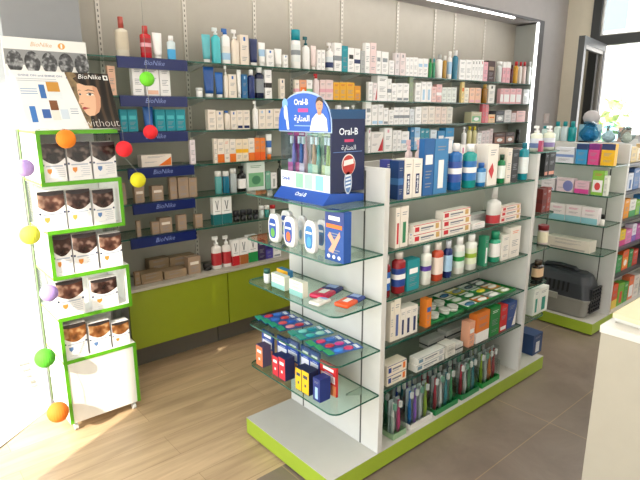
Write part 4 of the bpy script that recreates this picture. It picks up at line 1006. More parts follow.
# ---- island, near end shelves (fronts face the entrance)
EN = ['second island end shelf', 'third island end shelf', 'fourth island end shelf', 'lowest island end shelf']
EG = 'goods on the near end shelves of the island'
def wash(nm, w_, d_, h_, c, rz):
    """flat bottle with an oval window label and a domed cap"""
    mb = MB(); n = 20
    def outline(k): return [(k*w_/2*math.copysign(abs(math.cos(a))**.55, math.cos(a)), h_*(.5+.5*k*math.copysign(abs(math.sin(a))**.7, math.sin(a)))) for a in [2*PI*i/n for i in range(n)]]
    m = M(c[0], .25); o0, o1 = outline(.84), outline(1)
    for A, ya, Bq, yb in ((o0, -d_/2, o1, -d_*.3), (o1, -d_*.3, o1, d_*.3), (o1, d_*.3, o0, d_/2)):
        for i in range(n):
            j = (i+1) % n; mb.face([(A[i][0], ya, A[i][1]), (A[j][0], ya, A[j][1]), (Bq[j][0], yb, Bq[j][1]), (Bq[i][0], yb, Bq[i][1])], m, True)
    mb.poly(o0, -d_/2, m); mb.poly(o0, d_/2, m); o = mb.build(nm)
    lb = MB(); lb.flat = True; lb.prism([(x*.8, h_*.5+(z-h_*.5)*.82) for x, z in o0], -d_/2-.0012, -d_/2-.0002, M(c[1], .35), axis='y')
    lb.ell(w_*.02, h_*.36, w_*.2, h_*.16, -d_/2-.0016, M(c[2], .4)); lb.rect(-w_*.26, w_*.26, h_*.6, h_*.67, -d_/2-.0016, M('#e9eef6', .4)); lb.build('label', o)
    return o
KIND['wash'] = (wash, 'wash_bottle', 'bottle', .4)
row(EN[0], EG, ZG[3-2]+0, -.235, [
 (268, 278, 214, 'wash', 'W #1f4fa8 #6ab04c', 'flat white bottle with blue and green label', 'blue green bottle'),
 (283, 294, 217, 'wash', 'W #1f4fa8 #e2703a', 'flat white bottle with blue and orange label', 'blue orange bottle'),
 (303.5, 314.6, 221, 'wash', 'W #2f78b8 #4aa0c8', 'flat white bottle with pale blue label', 'pale blue bottle'),
 (325, 343.4, 211.5, 'box', '#1f4f9e top #2a3f86', 'tall blue carton with a foot picture', 'blue carton', dict(d=.04))], face='-x')
row('second island end shelf back row', EG, ZG[1], -.16, [
 (280, 290, 211, 'wash', 'W #2a5ab0 #6ab04c', 'flat white bottle standing behind another', 'white bottle'),
 (297, 304.6, 216, 'wash', 'W #dfe4ea #8fb0d0', 'plain white flat bottle at the back', 'plain bottle'),
 (315.5, 326, 220, 'wash', 'W #2f6fa8 #274f86', 'flat white bottle with dark blue label', 'dark blue labelled bottle')], face='-x')
fb = [o for o in COL.objects if o.get('label', '').startswith('tall blue carton with a foot')][0]
p = MB(); p.flat = True; hh, ww = max(v.co.z for v in fb.data.vertices), max(v.co.x for v in fb.data.vertices)*2
yq = -min(-v.co.y for v in fb.data.vertices)
yq = min(v.co.y for v in fb.data.vertices)-.0008
p.rect(-ww*.42, ww*.42, hh*.66, hh*.74, yq, M('O', .4)); p.poly([(-ww*.3, hh*.2), (-ww*.05, hh*.16), (ww*.34, hh*.52), (ww*.3, hh*.62), (ww*.02, hh*.42), (-ww*.22, hh*.58), (-ww*.34, hh*.5), (-ww*.1, hh*.34)], yq, M('#e2a58a', .5))
for i in range(3): p.ell(-ww*.28+ww*.28*i, hh*.09, ww*.08, hh*.04, yq, M('W', .4))
p.rect(-ww*.3, ww*.3, hh*.82, hh*.9, yq, M('W', .4)); p.build('print', fb)
row(EN[1], EG, ZG[2], -.225, [
 (264, 270.4, 269, 'bottle', '#e3e6e4 #1c5a50 - -', 'small white vial with dark green cap', 'green capped vial', dict(capf=.3, capw=.95, neck=.98)),
 (271.6, 284.6, 275, 'box', '#e6e8d8 half #8fc4c0', 'small white box with teal foot', 'teal footed box', dict(d=.03)),
 (289.4, 302.6, 281, 'box', '#e6e8d8 half #8fc4c0', 'small white box with yellow and teal print', 'yellow teal box', dict(d=.03))], face='-x')
row('third island end shelf back row', EG, ZG[2], -.17, [
 (277, 288, 270, 'box', '#2f7fb4 top Y', 'small blue box with yellow top', 'blue yellow box', dict(d=.03))], face='-x')
def pouch(nm, w_, d_, h_, ca, cb, label, loc, rz):
    e = tag(empty(nm, loc, rz), label, 'pack', 'flat packs on the third end shelf'); ALL.append(label)
    for i, (c, x0, x1) in enumerate(((ca, -w_/2, w_*.08), (cb, w_*.08, w_/2))):
        bm = bmesh.new(); bmesh.ops.create_cube(bm, size=1)
        for v in bm.verts: v.co = ((x0+x1)/2+v.co.x*(x1-x0), v.co.y*d_, h_/2+v.co.z*h_*.98)
        bmesh.ops.bevel(bm, geom=bm.edges[:], offset=h_*.42, segments=3, profile=.5, affect='EDGES')
        mb = MB(); mb.add_bm(bm, M(c, .25)); mb.build(['pouch_front', 'pouch_back'][i], e)
    if ca != 'W':
        mb = MB(); mb.box(-w_*.3, w_*.0, -d_*.2, d_*.16, h_, h_+.0006, M('#f0e6e2', .4)); mb.box(w_*.2, w_*.42, -d_*.3, d_*.3, h_, h_+.0006, M('#8fa8d8', .4)); mb.build('print', e)
z3 = ZG[2]
pouch('insole_pack', .17, .085, .022, '#c41f4c', '#232a66', 'crimson and navy pack lying on the third island end shelf', (-.105, .235, z3+.001), math.radians(18))
pouch('insole_pack', .15, .07, .02, '#e8541e', '#2a3f86', 'orange and blue pack lying on the third island end shelf', (-.105, .085, z3+.001), math.radians(14))
pouch('insole_pack', .085, .06, .016, '#e9e4dc', '#dcd8d0', 'small white pack lying before the crimson one on the third end shelf', (-.205, .165, z3+.001), math.radians(8))
# flat blister packs on the fourth end shelf: three overlapping fans
rb = [('#2158a8', '#c5344a'), ('#2158a8', '#d23f3f'), ('#1f4f9c', '#3a6fc8'), ('#2158a8', '#d8505a'), ('#1f4f9c', '#c5344a'), ('#2158a8', '#3f74c8')]
def fan(ys, xc, cs, edge, what, grp):
    for i, yc in enumerate(ys):
        c, b1_, b2_, nm_ = cs[i % len(cs)]
        lab = '%s %s pack of the %s' % (ORD[i], nm_, what)
        e = tag(empty('plaster_pack', (xc, yc, ZG[3]+.0012), -PI/2+math.radians(-12)), lab, 'pack', grp); ALL.append(lab)
        w_, d_ = .053, .175
        mb = MB(); mb.box(-w_/2, w_/2, -d_/2, d_/2, 0, .003, M(c, .4)); mb.build('card', e)
        for q, col in enumerate((b1_, b2_)):
            bm = bmesh.new(); bmesh.ops.create_uvsphere(bm, u_segments=12, v_segments=8, radius=1)
            for v in bm.verts: v.co.x *= w_*.36; v.co.y = v.co.y*.024-.022+.05*q; v.co.z = max(0, v.co.z)*.008+.003
            mb = MB(); mb.add_bm(bm, M(col, .25)); mb.build('bubble', e)
        mb = MB(); mb.box(-w_*.36, w_*.36, d_*.34, d_*.44, .003, .0036, M('#e6eaf2', .4)); mb.box(-w_*.36, w_*.2, d_*.26, d_*.3, .003, .0036, M('#9fb4dc', .4)); mb.build('print', e)
        mb = MB(); mb.box(-w_/2, w_/2, -d_/2, -d_/2+.03, .0031, .0075, M(edge, .35)); mb.build('hook_end', e)
fan((.625, .566, .507, .448), -.125, [('#2158a8', '#c5344a', '#3f74c8', 'blue'), ('#1f4f9c', '#3a6fc8', '#d23f3f', 'deep blue'), ('#2158a8', '#d8505a', '#2f5fb8', 'blue'), ('#1c478f', '#e0909a', '#c5344a', 'deep blue')], '#1b9a78', 'first fan on the fourth island end shelf', 'blue red packs in the first fan')
fan((.365, .306), -.115, [('#158a92', '#7fd0c8', '#2f9fb0', 'teal'), ('#1679a0', '#3aa8a8', '#9fd8c8', 'blue teal')], '#1b9a88', 'teal fan midway on the fourth island end shelf', 'teal packs on the fourth island end shelf')
fan((.222, .163, .104), -.125, [('#2158a8', '#d23f6a', '#3f74c8', 'blue'), ('#1f4f9c', '#c5344a', '#c83c8c', 'deep blue'), ('#2a5fb0', '#3f86d8', '#d0406a', 'mid blue')], '#149a5c', 'corner fan on the fourth island end shelf', 'blue pink packs in the corner fan')
row(EN[3], EG, ZG[4], -.247, [
 (256.4, 263, 346, 'box', '#5a4a6a face #e07a4c W', 'small orange box', 'small orange box', dict(d=.05)),
 (272.6, 278.4, 356, 'box', '#232a5c face #cf2a3c W', 'red and white box with navy sides', 'red box', dict(d=.055)),
 (278.8, 285.4, 358, 'box', '#232a5c face #cf2a3c W', 'red and white box with navy sides', 'red box', dict(d=.055)),
 (295.6, 301.6, 368.5, 'box', '#20264a face #eec01c #3a3f5c', 'yellow box with navy sides', 'yellow box', dict(d=.055)),
 (302, 309, 371.5, 'box', '#20264a face #eec01c #3a3f5c', 'yellow box with navy sides', 'yellow box', dict(d=.055)),
 (313, 320, 379, 'box', '#26367e vert F', 'navy box with a pale window', 'navy box', dict(d=.06))], face='-x')
row('lowest island end shelf back row', EG, ZG[4], -.165, [
 (262.5, 273, 332, 'box', '#2448a0 card #e2e4ee #d8745a', 'tall blue hanging card', 'blue card', dict(d=.012)),
 (277.5, 287.6, 337.5, 'box', '#2448a0 card #e2e4ee #e2a088', 'tall blue card with skin picture', 'blue card', dict(d=.012)),
 (288, 298, 341, 'box', '#2448a0 card #e2e4ee #e2a088', 'tall blue card with skin picture', 'blue card', dict(d=.012)),
 (301, 309.6, 347, 'box', '#2448a0 card #e2e4ee #e6a06a', 'tall blue card with amber foot', 'blue card', dict(d=.012)),
 (310, 318.8, 352, 'box', '#2448a0 card #e2e4ee #e6a06a', 'tall blue card with amber foot', 'blue card', dict(d=.012)),
 (320, 336, 364, 'box', '#cf2a2c card #f0d8d8 #e88a5a', 'tall red card', 'red card', dict(d=.012))], face='-x')

# ---- island, far end shelves
FG = 'goods on the far end shelves of the island'
row('the island top', FG, 1.409, .04, [
 (530.5, 540, 126, 'pump', '#e2e6d8 W #d8dde6 #6f86b8', 'near clear hand gel pump bottle', 'gel bottle', dict(d=.06)),
 (543, 553, 126, 'pump', '#dfe4d0 W #d8dde6 #8a7ab0', 'far clear hand gel pump bottle', 'gel bottle', dict(d=.06))])
row('the island top', FG, 1.409, .03, [(539.6, 543, 141, 'box', '#b04a6a tx', 'tiny pink violet box', 'gel bottles', dict(d=.02, dy=-.02))])
row('top far end island shelf', FG, ZG[0], .03, [
 (541, 547.2, 153, 'box', '#191a1c low #c9826a', 'black carton with peach mark', 'island end panel', dict(d=.05)),
 (547.6, 554, 152, 'box', '#1c1c1e low #d8937a', 'black carton with rosy mark', 'black carton', dict(d=.05))])
row('second far end island shelf', FG, ZG[1], .03, [
 (537.5, 545.4, 189, 'box', '#6f2620 band #5a1c18', 'dark red brown carton', 'red brown carton', dict(d=.06)),
 (545.8, 549.4, 187.5, 'box', '#8a3428 tx W', 'slim red brown carton', 'red brown carton', dict(d=.05))])
row('third far end island shelf', FG, ZG[2], .04, [
 (536.6, 547.4, 225, 'jar', '#dcc9c6 #7f1a22 #e6dcc0 -', 'white pill jar with dark red lid', 'pill jar', dict(lidf=.26))])
row('fourth far end island shelf', FG, ZG[3], .03, [
 (531.5, 542, 260, 'bottle', '#2b1d16 #4a3a2c #e2bf98 -', 'dark brown medicine bottle with cream label', 'panel', dict(capf=.22, capw=.6))])
row('lowest far end island shelf', FG, ZG[4], .025, [
 (528.4, 537.4, 289, 'box', '#e4e6de vert #1c8a78', 'near white carton with teal bottle picture', 'teal carton', dict(d=.05)),
 (537.8, 546.6, 287, 'box', '#e4e6de vert #1c8a78', 'far white carton with teal bottle picture', 'teal carton', dict(d=.05))])
row('the island base', FG, HD, .045, [(524.5, 541, 334, 'box', '#27416e vert #d8dadc', 'large dark blue carton with white panel', 'far end panel', dict(d=.12))])

# ---- second unit: end shelves facing the island
HE = ['top window unit end shelf', 'second window unit end shelf', 'third window unit end shelf', 'fourth window unit end shelf']
HG = 'goods on the end shelves of the window unit'
G0 = GX-.25
row(HE[0], HG, ZG[0], G0, [
 (554.5, 573, 147.5, 'box', '#e2e4ec band #7f9ad0', 'wide white pack with blue middle', 'white pack', dict(d=.07)),
 (575, 586, 144, 'box', '#3c98cc top #2a3a6a', 'light blue carton with navy top', 'light blue carton', dict(d=.05)),
 (587.2, 598, 144, 'box', '#d84a8c top #7a2a7c', 'pink carton with purple top', 'pink carton', dict(d=.05)),
 (600, 613.4, 144, 'box', '#efb91c top #2a3a6a', 'yellow carton with navy top', 'yellow carton', dict(d=.05))], face='-x')
row(HE[1], HG, ZG[1], G0, [
 (541, 554, 178.5, 'box', '#e4dee2 low #8f9ac8', 'white carton beside the island edge', 'white carton', dict(d=.06)),
 (556, 572.6, 177.5, 'box', '#e6d3da oval #7f86c0', 'pale pink carton with violet oval', 'pale pink carton', dict(d=.06, h=.10)),
 (574, 588, 181.5, 'box', '#e3bccb half #d84a9a', 'pink white low carton', 'pink white carton', dict(d=.05)),
 (590.4, 602, 171, 'box', '#8cc04a pic W #d84a4a', 'light green carton with red fruit picture', 'light green carton', dict(d=.05)),
 (602.4, 606, 176, 'box', '#dfe2d6 tx', 'slim pale carton', 'slim pale carton', dict(d=.04))], face='-x')
row(HE[2], HG, ZG[2], G0, [
 (549, 564, 204, 'box', '#e9e2e2 half #8fc6d0 #d83c8c', 'white pink topped carton', 'pink topped carton', dict(d=.06)),
 (564.6, 580, 205.5, 'box', '#e9e2e2 half #8fc6d0 #d83c8c', 'white pink topped carton', 'pink topped carton', dict(d=.06)),
 (580.6, 596.6, 208, 'box', '#e9e2e2 half #8fc6d0 #d83c8c', 'white pink topped carton', 'pink topped carton', dict(d=.06)),
 (599.6, 604, 214.5, 'bottle', '#e2dfd8 K - -', 'tiny white bottle with black cap', 'tiny bottle', dict(capf=.42, capw=.8))], face='-x')
row(HE[3], HG, ZG[3], G0-.01, [
 (546, 589, 236, 'box', '#ddd6c8 low #b4aea6', 'long cream carton lying across', 'long cream carton', dict(d=.11, h=.085))], face='-x')
row('window unit top', 'bottles on the window unit top', 1.401, GX+.03, [
 (541, 548, 126, 'bottle', '#bcd0cc #1f8a90 - -', 'clear bottle with teal pump cap', 'clear bottle'),
 (553, 559.4, 121.5, 'bottle', '#c4d6d0 #17868c - -', 'clear bottle with teal cap', 'clear bottle', dict(capf=.25, capw=.6)),
 (560.4, 567, 121.5, 'bottle', '#b8c8cc #17868c - -', 'greyish bottle with teal cap', 'greyish bottle', dict(capf=.25, capw=.6)),
 (567.5, 575, 121.5, 'bottle', '#128a8e #128a8e - -', 'solid teal bottle', 'teal bottle', dict(capf=.25, capw=.5))], face='-x')
# cellophane wrapped bundles on the top of the unit
def bundle(nm, loc, r, hh, cols_, label):
    e = tag(empty(nm, loc), label, 'gift bag', 'wrapped bundles on the window unit'); ALL.append(label)
    rnd = random.Random(label)
    for part, k, m_, amp, sub in (('cellophane', 1.0, glass(cols_[0], .9), .16, 3), ('contents', .66, M(cols_[1], .6), .10, 3)):
        bm = bmesh.new(); bmesh.ops.create_icosphere(bm, subdivisions=sub, radius=1)
        for v in bm.verts:
            q = 1+amp*(rnd.random()-.5)*2
            zz = max(0.002, hh*.5+v.co.z*hh*.5*k*q-(1-k)*hh*.42); fl_ = 1.0-.35*max(0, v.co.z)
            v.co = (v.co.x*r*k*q*fl_, v.co.y*r*k*q*fl_, zz)
        mb = MB(); mb.add_bm(bm, m_, False); mb.build(part, e)
    bm = bmesh.new(); bmesh.ops.create_icosphere(bm, subdivisions=2, radius=1)
    for v in bm.verts:
        q = 1+.35*(rnd.random()-.5)*2; v.co = (v.co.x*r*.62*q, v.co.y*r*.62*q, hh*(1.0+.18*v.co.z*q))
    mb = MB(); mb.add_bm(bm, glass(cols_[0], 1.4), False); mb.build('gathered_top', e)
bundle('gift_bag', (GX+.13, .372, 1.401), .07, .135, ('#a9d8ea', '#4f93b8', '#2d7fae'), 'blue cellophane bundle beside the teal bottle on the window unit')
bundle('gift_bag', (GX+.11, .22, 1.401), .072, .13, ('#d8ecf4', '#e2e0dc', '#3f8fb8'), 'clear cellophane bundle with white contents on the window unit')
bundle('gift_bag', (GX+.10, .09, 1.401), .05, .12, ('#dce8ea', '#d8d0c4', '#5a9ab4'), 'small clear bundle at the corner of the window unit')
mb = MB(); mb.lathe([(.02, 0), (.05, .012), (.065, .05), (.055, .085), (.03, .105), (.005, .11)], M('#b3aeb0', .7), seg=20)
tag(mb.build('bath_sponge', loc=(GX+.30, .44, 1.53)), 'grey rounded sponge atop a carton behind the blue bundle', 'sponge')
mb = MB(); mb.box(GX+.23, GX+.37, .38, .50, 1.401, 1.5295, M('#8fb7c6', .5)); tag(mb.build('carton'), 'pale blue carton behind the blue bundle on the window unit', 'box')

# pet carrier on the deck of the second unit
pc = tag(empty('pet_carrier', (GX-.132, .36, HD+.001), -PI/2), 'dark grey pet carrier with pale grey base on the window unit deck', 'pet carrier')
def shell(mb, levels, m, nseg=8):
    """stack of rounded rectangles: (z, half length, half width, corner)"""
    rings = []
    for z, hx_, hy_, r in levels:
        ring = []
        for sx_, sy_, a in ((1, 1, 0), (-1, 1, 90), (-1, -1, 180), (1, -1, 270)):
            for k in range(nseg):
                q = math.radians(a+90*k/(nseg-1)); ring.append((sx_*(hx_-r)+r*math.cos(q), sy_*(hy_-r)+r*math.sin(q), z))
        rings.append(ring)
    n = len(rings[0])
    for A, Bq in zip(rings, rings[1:]):
        for i in range(n): mb.face([A[i], A[(i+1) % n], Bq[(i+1) % n], Bq[i]], m, True)
    mb.face(list(reversed(rings[0])), m); mb.face(rings[-1], m)
lg, dg_ = M('#908f89', .5), M('#33363c', .4)
mb = MB(); shell(mb, [(0, .245, .098, .05), (.015, .258, .108, .05), (.125, .278, .12, .05), (.137, .284, .124, .05), (.15, .284, .124, .05)], lg); mb.build('lower_shell', pc)
mb = MB(); shell(mb, [(.1505, .282, .122, .05), (.165, .278, .119, .05), (.26, .262, .104, .06), (.315, .24, .08, .06), (.336, .212, .055, .05)], dg_); us = mb.build('upper_shell', pc)
for k in range(9):
    mb = MB(); x = -.17+k*.036
    mb.face([(x-.008, -.1195, .19), (x+.008, -.1195, .19), (x+.008, -.1095, .262), (x-.008, -.1095, .262)], M('#0d0e10', .8)); mb.flat = True
    mb.prism([(x-.0095, .186), (x+.0095, .186), (x+.0095, .19), (x-.0095, .19)], -.1205, -.112, M('#26282d', .5), axis='y'); mb.build('vent_slot', us)
mb = MB(); mb.tube([(-.13, 0, .332), (-.11, 0, .352), (0, 0, .36), (.11, 0, .352), (.13, 0, .332)], [.02, .017, .017, .017, .02], dg_, 10); mb.build('handle', pc)
mb = MB(); mb.box(-.03, .05, -.134, -.1205, .118, .168, M('#a5a39b', .4), ch=.004); mb.build('latch', pc)
mb = MB(); mw_ = M('#202227', .4)
for k in range(7): mb.box(.272, .2905, -.085, .085, .05+k*.03, .057+k*.03, mw_)
for k in range(5): mb.box(.276, .288, -.08+k*.04-.003, -.08+k*.04+.003, .05, .237, mw_)
mb.build('wire_door', pc)

# ---- second unit: long side
LG = 'goods on the long side of the window unit'
LN = ['top window unit shelf', 'second window unit shelf', 'third window unit shelf', 'fourth window unit shelf', 'lowest window unit shelf', 'window unit deck']
sets = [
 (0, 'box', .165, [('#e6d7b4 vert #b98a4a', 'tall cream box with gold stripe'), ('#e2c98e tx', 'tall straw yellow box'), ('#e9dcc0 vert #c9a04a', 'tall ivory box'), ('#dcc090 tx', 'tall tan box')]),
 (1, 'box', .16, [('#2f6fb4 vert W', 'blue white carton'), ('#d6dbe6 vert #2f5f9c', 'white carton with blue stripe'), ('#4a6fa8 tx W', 'slate blue carton'), ('#c9c4d8 vert #4a4f8c', 'lilac carton'), ('#dfe2ea tx', 'pale carton')]),
 (2, 'box', .15, [('#d84a34 tx W', 'red carton'), ('#ec9a1c tx W', 'orange yellow carton'), ('#e6e6de half #3f9a58', 'white green carton'), ('#7fb83c tx W', 'lime green carton'), ('#3f7fc0 tx W', 'bright blue carton')]),
 (3, 'box', .14, [('#e2e0dc tx', 'white carton'), ('#e8c92f half #d84a8c', 'yellow pink carton'), ('#d87ab0 tx W', 'pink carton'), ('#e2dcea half #7a5ab0', 'white violet carton'), ('#b0489a tx W', 'magenta carton')]),
 (4, 'box', .16, [('#30343c tx', 'charcoal carton'), ('#3f9a58 tx W', 'green carton'), ('#e8622c pic #f0a03c', 'orange fruit carton'), ('#2f8a4a tx W', 'leaf green carton'), ('#c9402f tx W', 'dark red carton')]),
 (5, 'box', .20, [('#e2b45a tx', 'amber carton'), ('#d8542f half #e8c94a', 'red orange carton'), ('#6fae3c vert #d84a3c', 'green carton with red stripe'), ('#4f9a48 tx W', 'dark green carton'), ('#e2744a pic W', 'coral carton'), ('#e0d6cc tx', 'off white carton')])]
for lev, kind, hgt, lst in sets:
    z = (ZG+[HD])[lev]; x = GX+.045; hgt = min(hgt, .128) if lev == 0 else hgt; objs = []; its = []
    for i, (cols_, look) in enumerate(lst):
        w_ = .085+.02*((i*7+lev*3) % 3); h_ = hgt-.015*((i+lev) % 3)
        o = k_box('carton', w_-.004, .06, h_, cols_.split(), 0); o.location = (x+w_/2, .02+.035+.03, z+.001); x += w_+.006
        objs.append(o); its.append((0, 0, 0, 'box', '', look, look))
    labels_for(its, objs, LN[lev], LG)
# cartons on the top of the second unit behind its long side
x = GX+.12
objs, its = [], []
for i, (cols_, look, w_, h_) in enumerate([('#d8b4a4 tx', 'peach grey carton', .10, .11), ('#b9bcc4 pic #4a4f58', 'grey picture carton', .13, .15), ('#5a6470 pic #c9ccd2', 'dark grey picture carton', .14, .13), ('#e2c8a8 tx', 'sandy carton', .10, .16)]):
    o = k_box('carton', w_, .06, h_, cols_.split(), 0); o.location = (x+w_/2, .075 if i else .18, 1.402); x += w_+.012; objs.append(o); its.append((0, 0, 0, 'box', '', look, look))
objs[0].location.x = GX+.30
for i in (1, 2, 3): objs[i].location.x += .15
labels_for(its, objs, 'the window unit top', 'cartons on the window unit top')

# ---- white rolling display stand with the hair colour boxes
DX0, DX1, DY0, DY1 = -.976, -.607, 1.242, 1.555
st = tag(empty('display_stand', ((DX0+DX1)/2, (DY0+DY1)/2, 0)), 'white rolling display stand with green zigzag edge holding hair colour boxes', 'display stand')
sx0, sy0 = st.location.x, st.location.y
SW, SG = M('#e3e2de', .45), M('#58a514', .4)
TZ = [.402, .632, .845, 1.072, 1.302, 1.54]     # board tops
def sbx(mb, a, b, c, d, e, f, m): mb.box(a-sx0, b-sx0, c-sy0, d-sy0, e, f, m)
mb = MB(); sbx(mb, DX0, DX1, DY0, DY1, .052, TZ[0]-.016, SW); mb.build('base_cabinet', st)
mb = MB(); sbx(mb, DX0+.016, DX1-.016, DY1-.006, DY1, TZ[0], TZ[5]-.016, SW); mb.build('back_panel', st)
for i, z in enumerate(TZ):
    mb = MB(); sbx(mb, DX0, DX1, DY0, DY1, z-.016, z, SW); mb.build('shelf_board', st)
for i in range(5):
    sd = (DX0, DX0+.014) if i % 2 == 0 else (DX1-.014, DX1)
    mb = MB(); sbx(mb, sd[0], sd[1], DY0, DY1-.006, TZ[i]+.0005, TZ[i+1]-.0165, SW); mb.build('side_panel', st)
    od = (DX1-.005, DX1) if i % 2 == 0 else (DX0, DX0+.005)
    mb = MB(); sbx(mb, od[0], od[1], DY0+.17, DY1-.006, TZ[i]+.0005, TZ[i+1]-.0165, glass('#eef4f2')); mb.build('clear_side_panel', st)
mb = MB(); e0, e1 = DY0-.004, DY0-.0004
for z in TZ: sbx(mb, DX0, DX1, e0, e1, z-.018, z+.001, SG)
for i in range(5):
    xs = (DX0, DX0+.017) if i % 2 == 0 else (DX1-.017, DX1)
    sbx(mb, xs[0], xs[1], e0, e1, TZ[i]+.001, TZ[i+1]-.018, SG)
sbx(mb, DX0, DX0+.017, e0, e1, .052, TZ[0]-.018, SG); sbx(mb, DX1-.017, DX1, e0, e1, .052, TZ[0]-.018, SG)
for z in TZ: sbx(mb, DX0-.0015, DX0-.0002, DY0, DY1, z-.014, z-.002, M('#b4cf4a', .4))
mb.build('green_edging', st)
mb = MB(); mb.tube([(DX0-sx0-.004, DY1-sy0+.008, .06), (DX0-sx0-.004, DY1-sy0+.008, 1.54)], .005, M('#7f9a6a', .4)); mb.build('rear_post', st)
for x in (DX0+.03, DX1-.03):
    for y in (DY0+.03, DY1-.03):
        mb = MB(); pts = MB(); mb.box(x-.012-sx0, x+.012-sx0, y-.012-sy0, y+.012-sy0, .04, .052, M('#9a9a98', .4))
        m_ = M('#bfc0be', .35)
        ring = [(y-sy0+.021*math.cos(2*PI*k/14), .0215+.021*math.sin(2*PI*k/14)) for k in range(14)]
        mb.prism(ring, x-sx0-.008, x-sx0+.008, m_, axis='x'); mb.build('caster', st)
# header card at the back of the stand's top
hc = empty('header_card', (-.025, 1.535-sy0, 1.541)); hc.parent = st
HX0, HX1 = -.995+.79, -.61+.79
mb = MB(); mb.box(-.19, .195, 0, .006, 0, .43, M('#e9e7e3', .4)); mb.build('card', hc)
hgray = ramp_mat('noise', [(.3, '#161618'), (.5, '#4a4a4c'), (.72, '#b9b9ba')], 34, .3, detail=2)
mb = MB(); mb.flat = True; mb.rect(-.185, .19, .305, .375, -.0008, M('#8b8b8c', .4))
for i in range(5): mb.ell(-.143+i*.077, .318, .036, .052, -.0016-.0004*i, hgray, 20)
p_ = mb.build('hair_pictures', hc); p_['label'] = 'row of five grey hair swatch pictures'
lettering('BioNike', .03, '#d9b48c', hc, (-.02, -.001, .402), shear=.3)
mb = MB(); mb.flat = True; mb.ell(.075, .402, .017, .015, -.001, M('#e2a04c', .4)); mb.rect(.071, .079, .392, .412, -.0014, M('#f4efe6', .4)); mb.build('emblem', hc)

# tilted poster card: product leaflet and hair portrait
pc_ = tag(empty('poster_card', (-.797, 1.262, 1.545), 0, math.radians(-26)), 'tilted glossy poster card with dark haired portrait on top of the display stand', 'poster')
mb = MB(); PWH = .222; PH = .295; mb.box(-PWH, PWH, 0, .004, 0, PH, M('#ecebea', .3)); mb.build('card', pc_)
mb = MB(); mb.box(-.06, .06, .0045, .007, 0, .16, M('#d5d5d3', .4)); sp_ = mb.build('strut', pc_)
mb = MB(); mb.flat = True; yy = -.0008
mb.rect(-.125, -.09, .055, .10, yy, M('#3a62a6', .4)); mb.rect(-.085, -.05, .095, .145, yy, M('#7a4a2c', .4)); mb.rect(-.085, -.05, .045, .092, yy, M('#e2dcd2', .4)); mb.rect(-.175, -.15, .035, .115, yy, M('#3f78bf', .4))
mb.rect(-.045, -.01, .05, .10, yy, M('#c9d3de', .4)); mb.rect(-.08, -.025, .19, .24, yy, M('#c98f3c', .4)); mb.rect(-.115, -.09, .155, .225, yy, M('#3f6fb0', .4)); mb.rect(-.08, -.02, .15, .188, yy, M('#dfe3e6', .4))
for k in range(3): mb.rect(-.195, -.125, .20-k*.012, .204-k*.012, yy, M('#8fa6c8', .4)); mb.rect(.0, .035, .10-k*.012, .104-k*.012, yy, M('#9aa3b4', .4))
for k in range(2): mb.rect(-.2, -.03, .252-k*.01, .255-k*.01, yy, M('#b0b4bc', .4))
mb.poly([(.015, .262), (.028, .285), (.04, .27), (.034, .258)], yy, M('#2a4f9a', .4)); mb.build('leaflet_print', pc_)
lettering('SHINE ON and SHINE ON', .014, '#4a5f94', pc_, (-.095, -.001, .27), width=.19)
# portrait: dark long hair framing a pale face turned to one side
hair = ramp_mat('wave', [(.1, '#15100e'), (.6, '#2a201b'), (.95, '#4a382c')], 7, .3, 5, (1, 1, .35))
class PB(MB):
    def poly(s_, pts, y, m): MB.poly(s_, [(PWH-(PWH-p[0])*1.22, PH-(PH-p[1])*1.0) for p in pts], y, m)
    def ell(s_, cx, cz, rx, rz, y, m, n=18): MB.ell(s_, PWH-(PWH-cx)*1.22, cz, rx*1.22, rz, y, m, n)
mb = PB(); mb.flat = True; X0 = .052
def L_(x, z): return (x, z)
mb.poly([(X0, PH), (PWH, PH), (PWH, 0), (X0+.055, 0)], yy, hair)
mb.poly([(X0, PH), (X0+.035, PH), (X0+.05, .25), (X0+.045, .18), (X0+.06, .09), (X0+.055, 0), (X0+.043, .0)], -.0011, ramp_mat('noise', [(.3, '#4f3d2c'), (.7, '#a58c66')], 22, .4))
sk, sk2 = M('#e3b493', .5), M('#cf9778', .5)
mb.poly([(.088, .235), (.12, .243), (.15, .238), (.163, .215), (.168, .165), (.16, .115), (.148, .085), (.128, .068), (.108, .064), (.098, .075), (.092, .092), (.090, .10), (.086, .108), (.088, .118), (.083, .126), (.078, .134), (.081, .145), (.086, .165), (.083, .185)], -.0014, sk)
mb.poly([(.15, .238), (.163, .215), (.168, .165), (.16, .115), (.148, .085), (.128, .068), (.140, .105), (.148, .16), (.145, .21)], -.0017, sk2)
mb.poly([(.081, .130), (.090, .134), (.098, .130), (.092, .126)], -.0018, M('#b98064', .5))                     # nostril shade
mb.poly([(.087, .108), (.096, .113), (.103, .110), (.118, .106), (.104, .102), (.094, .098), (.089, .100)], -.0019, M('#a03a38', .35))   # lips
mb.poly([(.114, .178), (.126, .186), (.140, .182), (.146, .176), (.132, .173), (.120, .173)], -.0019, M('#f1e6dc', .4)); mb.ell(.129, .179, .0062, .0062, -.0022, M('#2f3f4a', .3), 12)
mb.poly([(.112, .180), (.126, .189), (.142, .185), (.149, .178), (.141, .182), (.127, .1855)], -.0023, M('#1c1412', .4))
mb.poly([(.085, .178), (.092, .184), (.098, .178), (.092, .174)], -.0019, M('#efe2d6', .4)); mb.ell(.091, .179, .0045, .005, -.0022, M('#2f3f4a', .3), 10)
mb.poly([(.110, .196), (.126, .206), (.146, .200), (.151, .195), (.128, .201)], -.0020, M('#2a1c16', .4)); mb.poly([(.084, .196), (.091, .203), (.1, .197), (.092, .2)], -.0020, M('#2a1c16', .4))
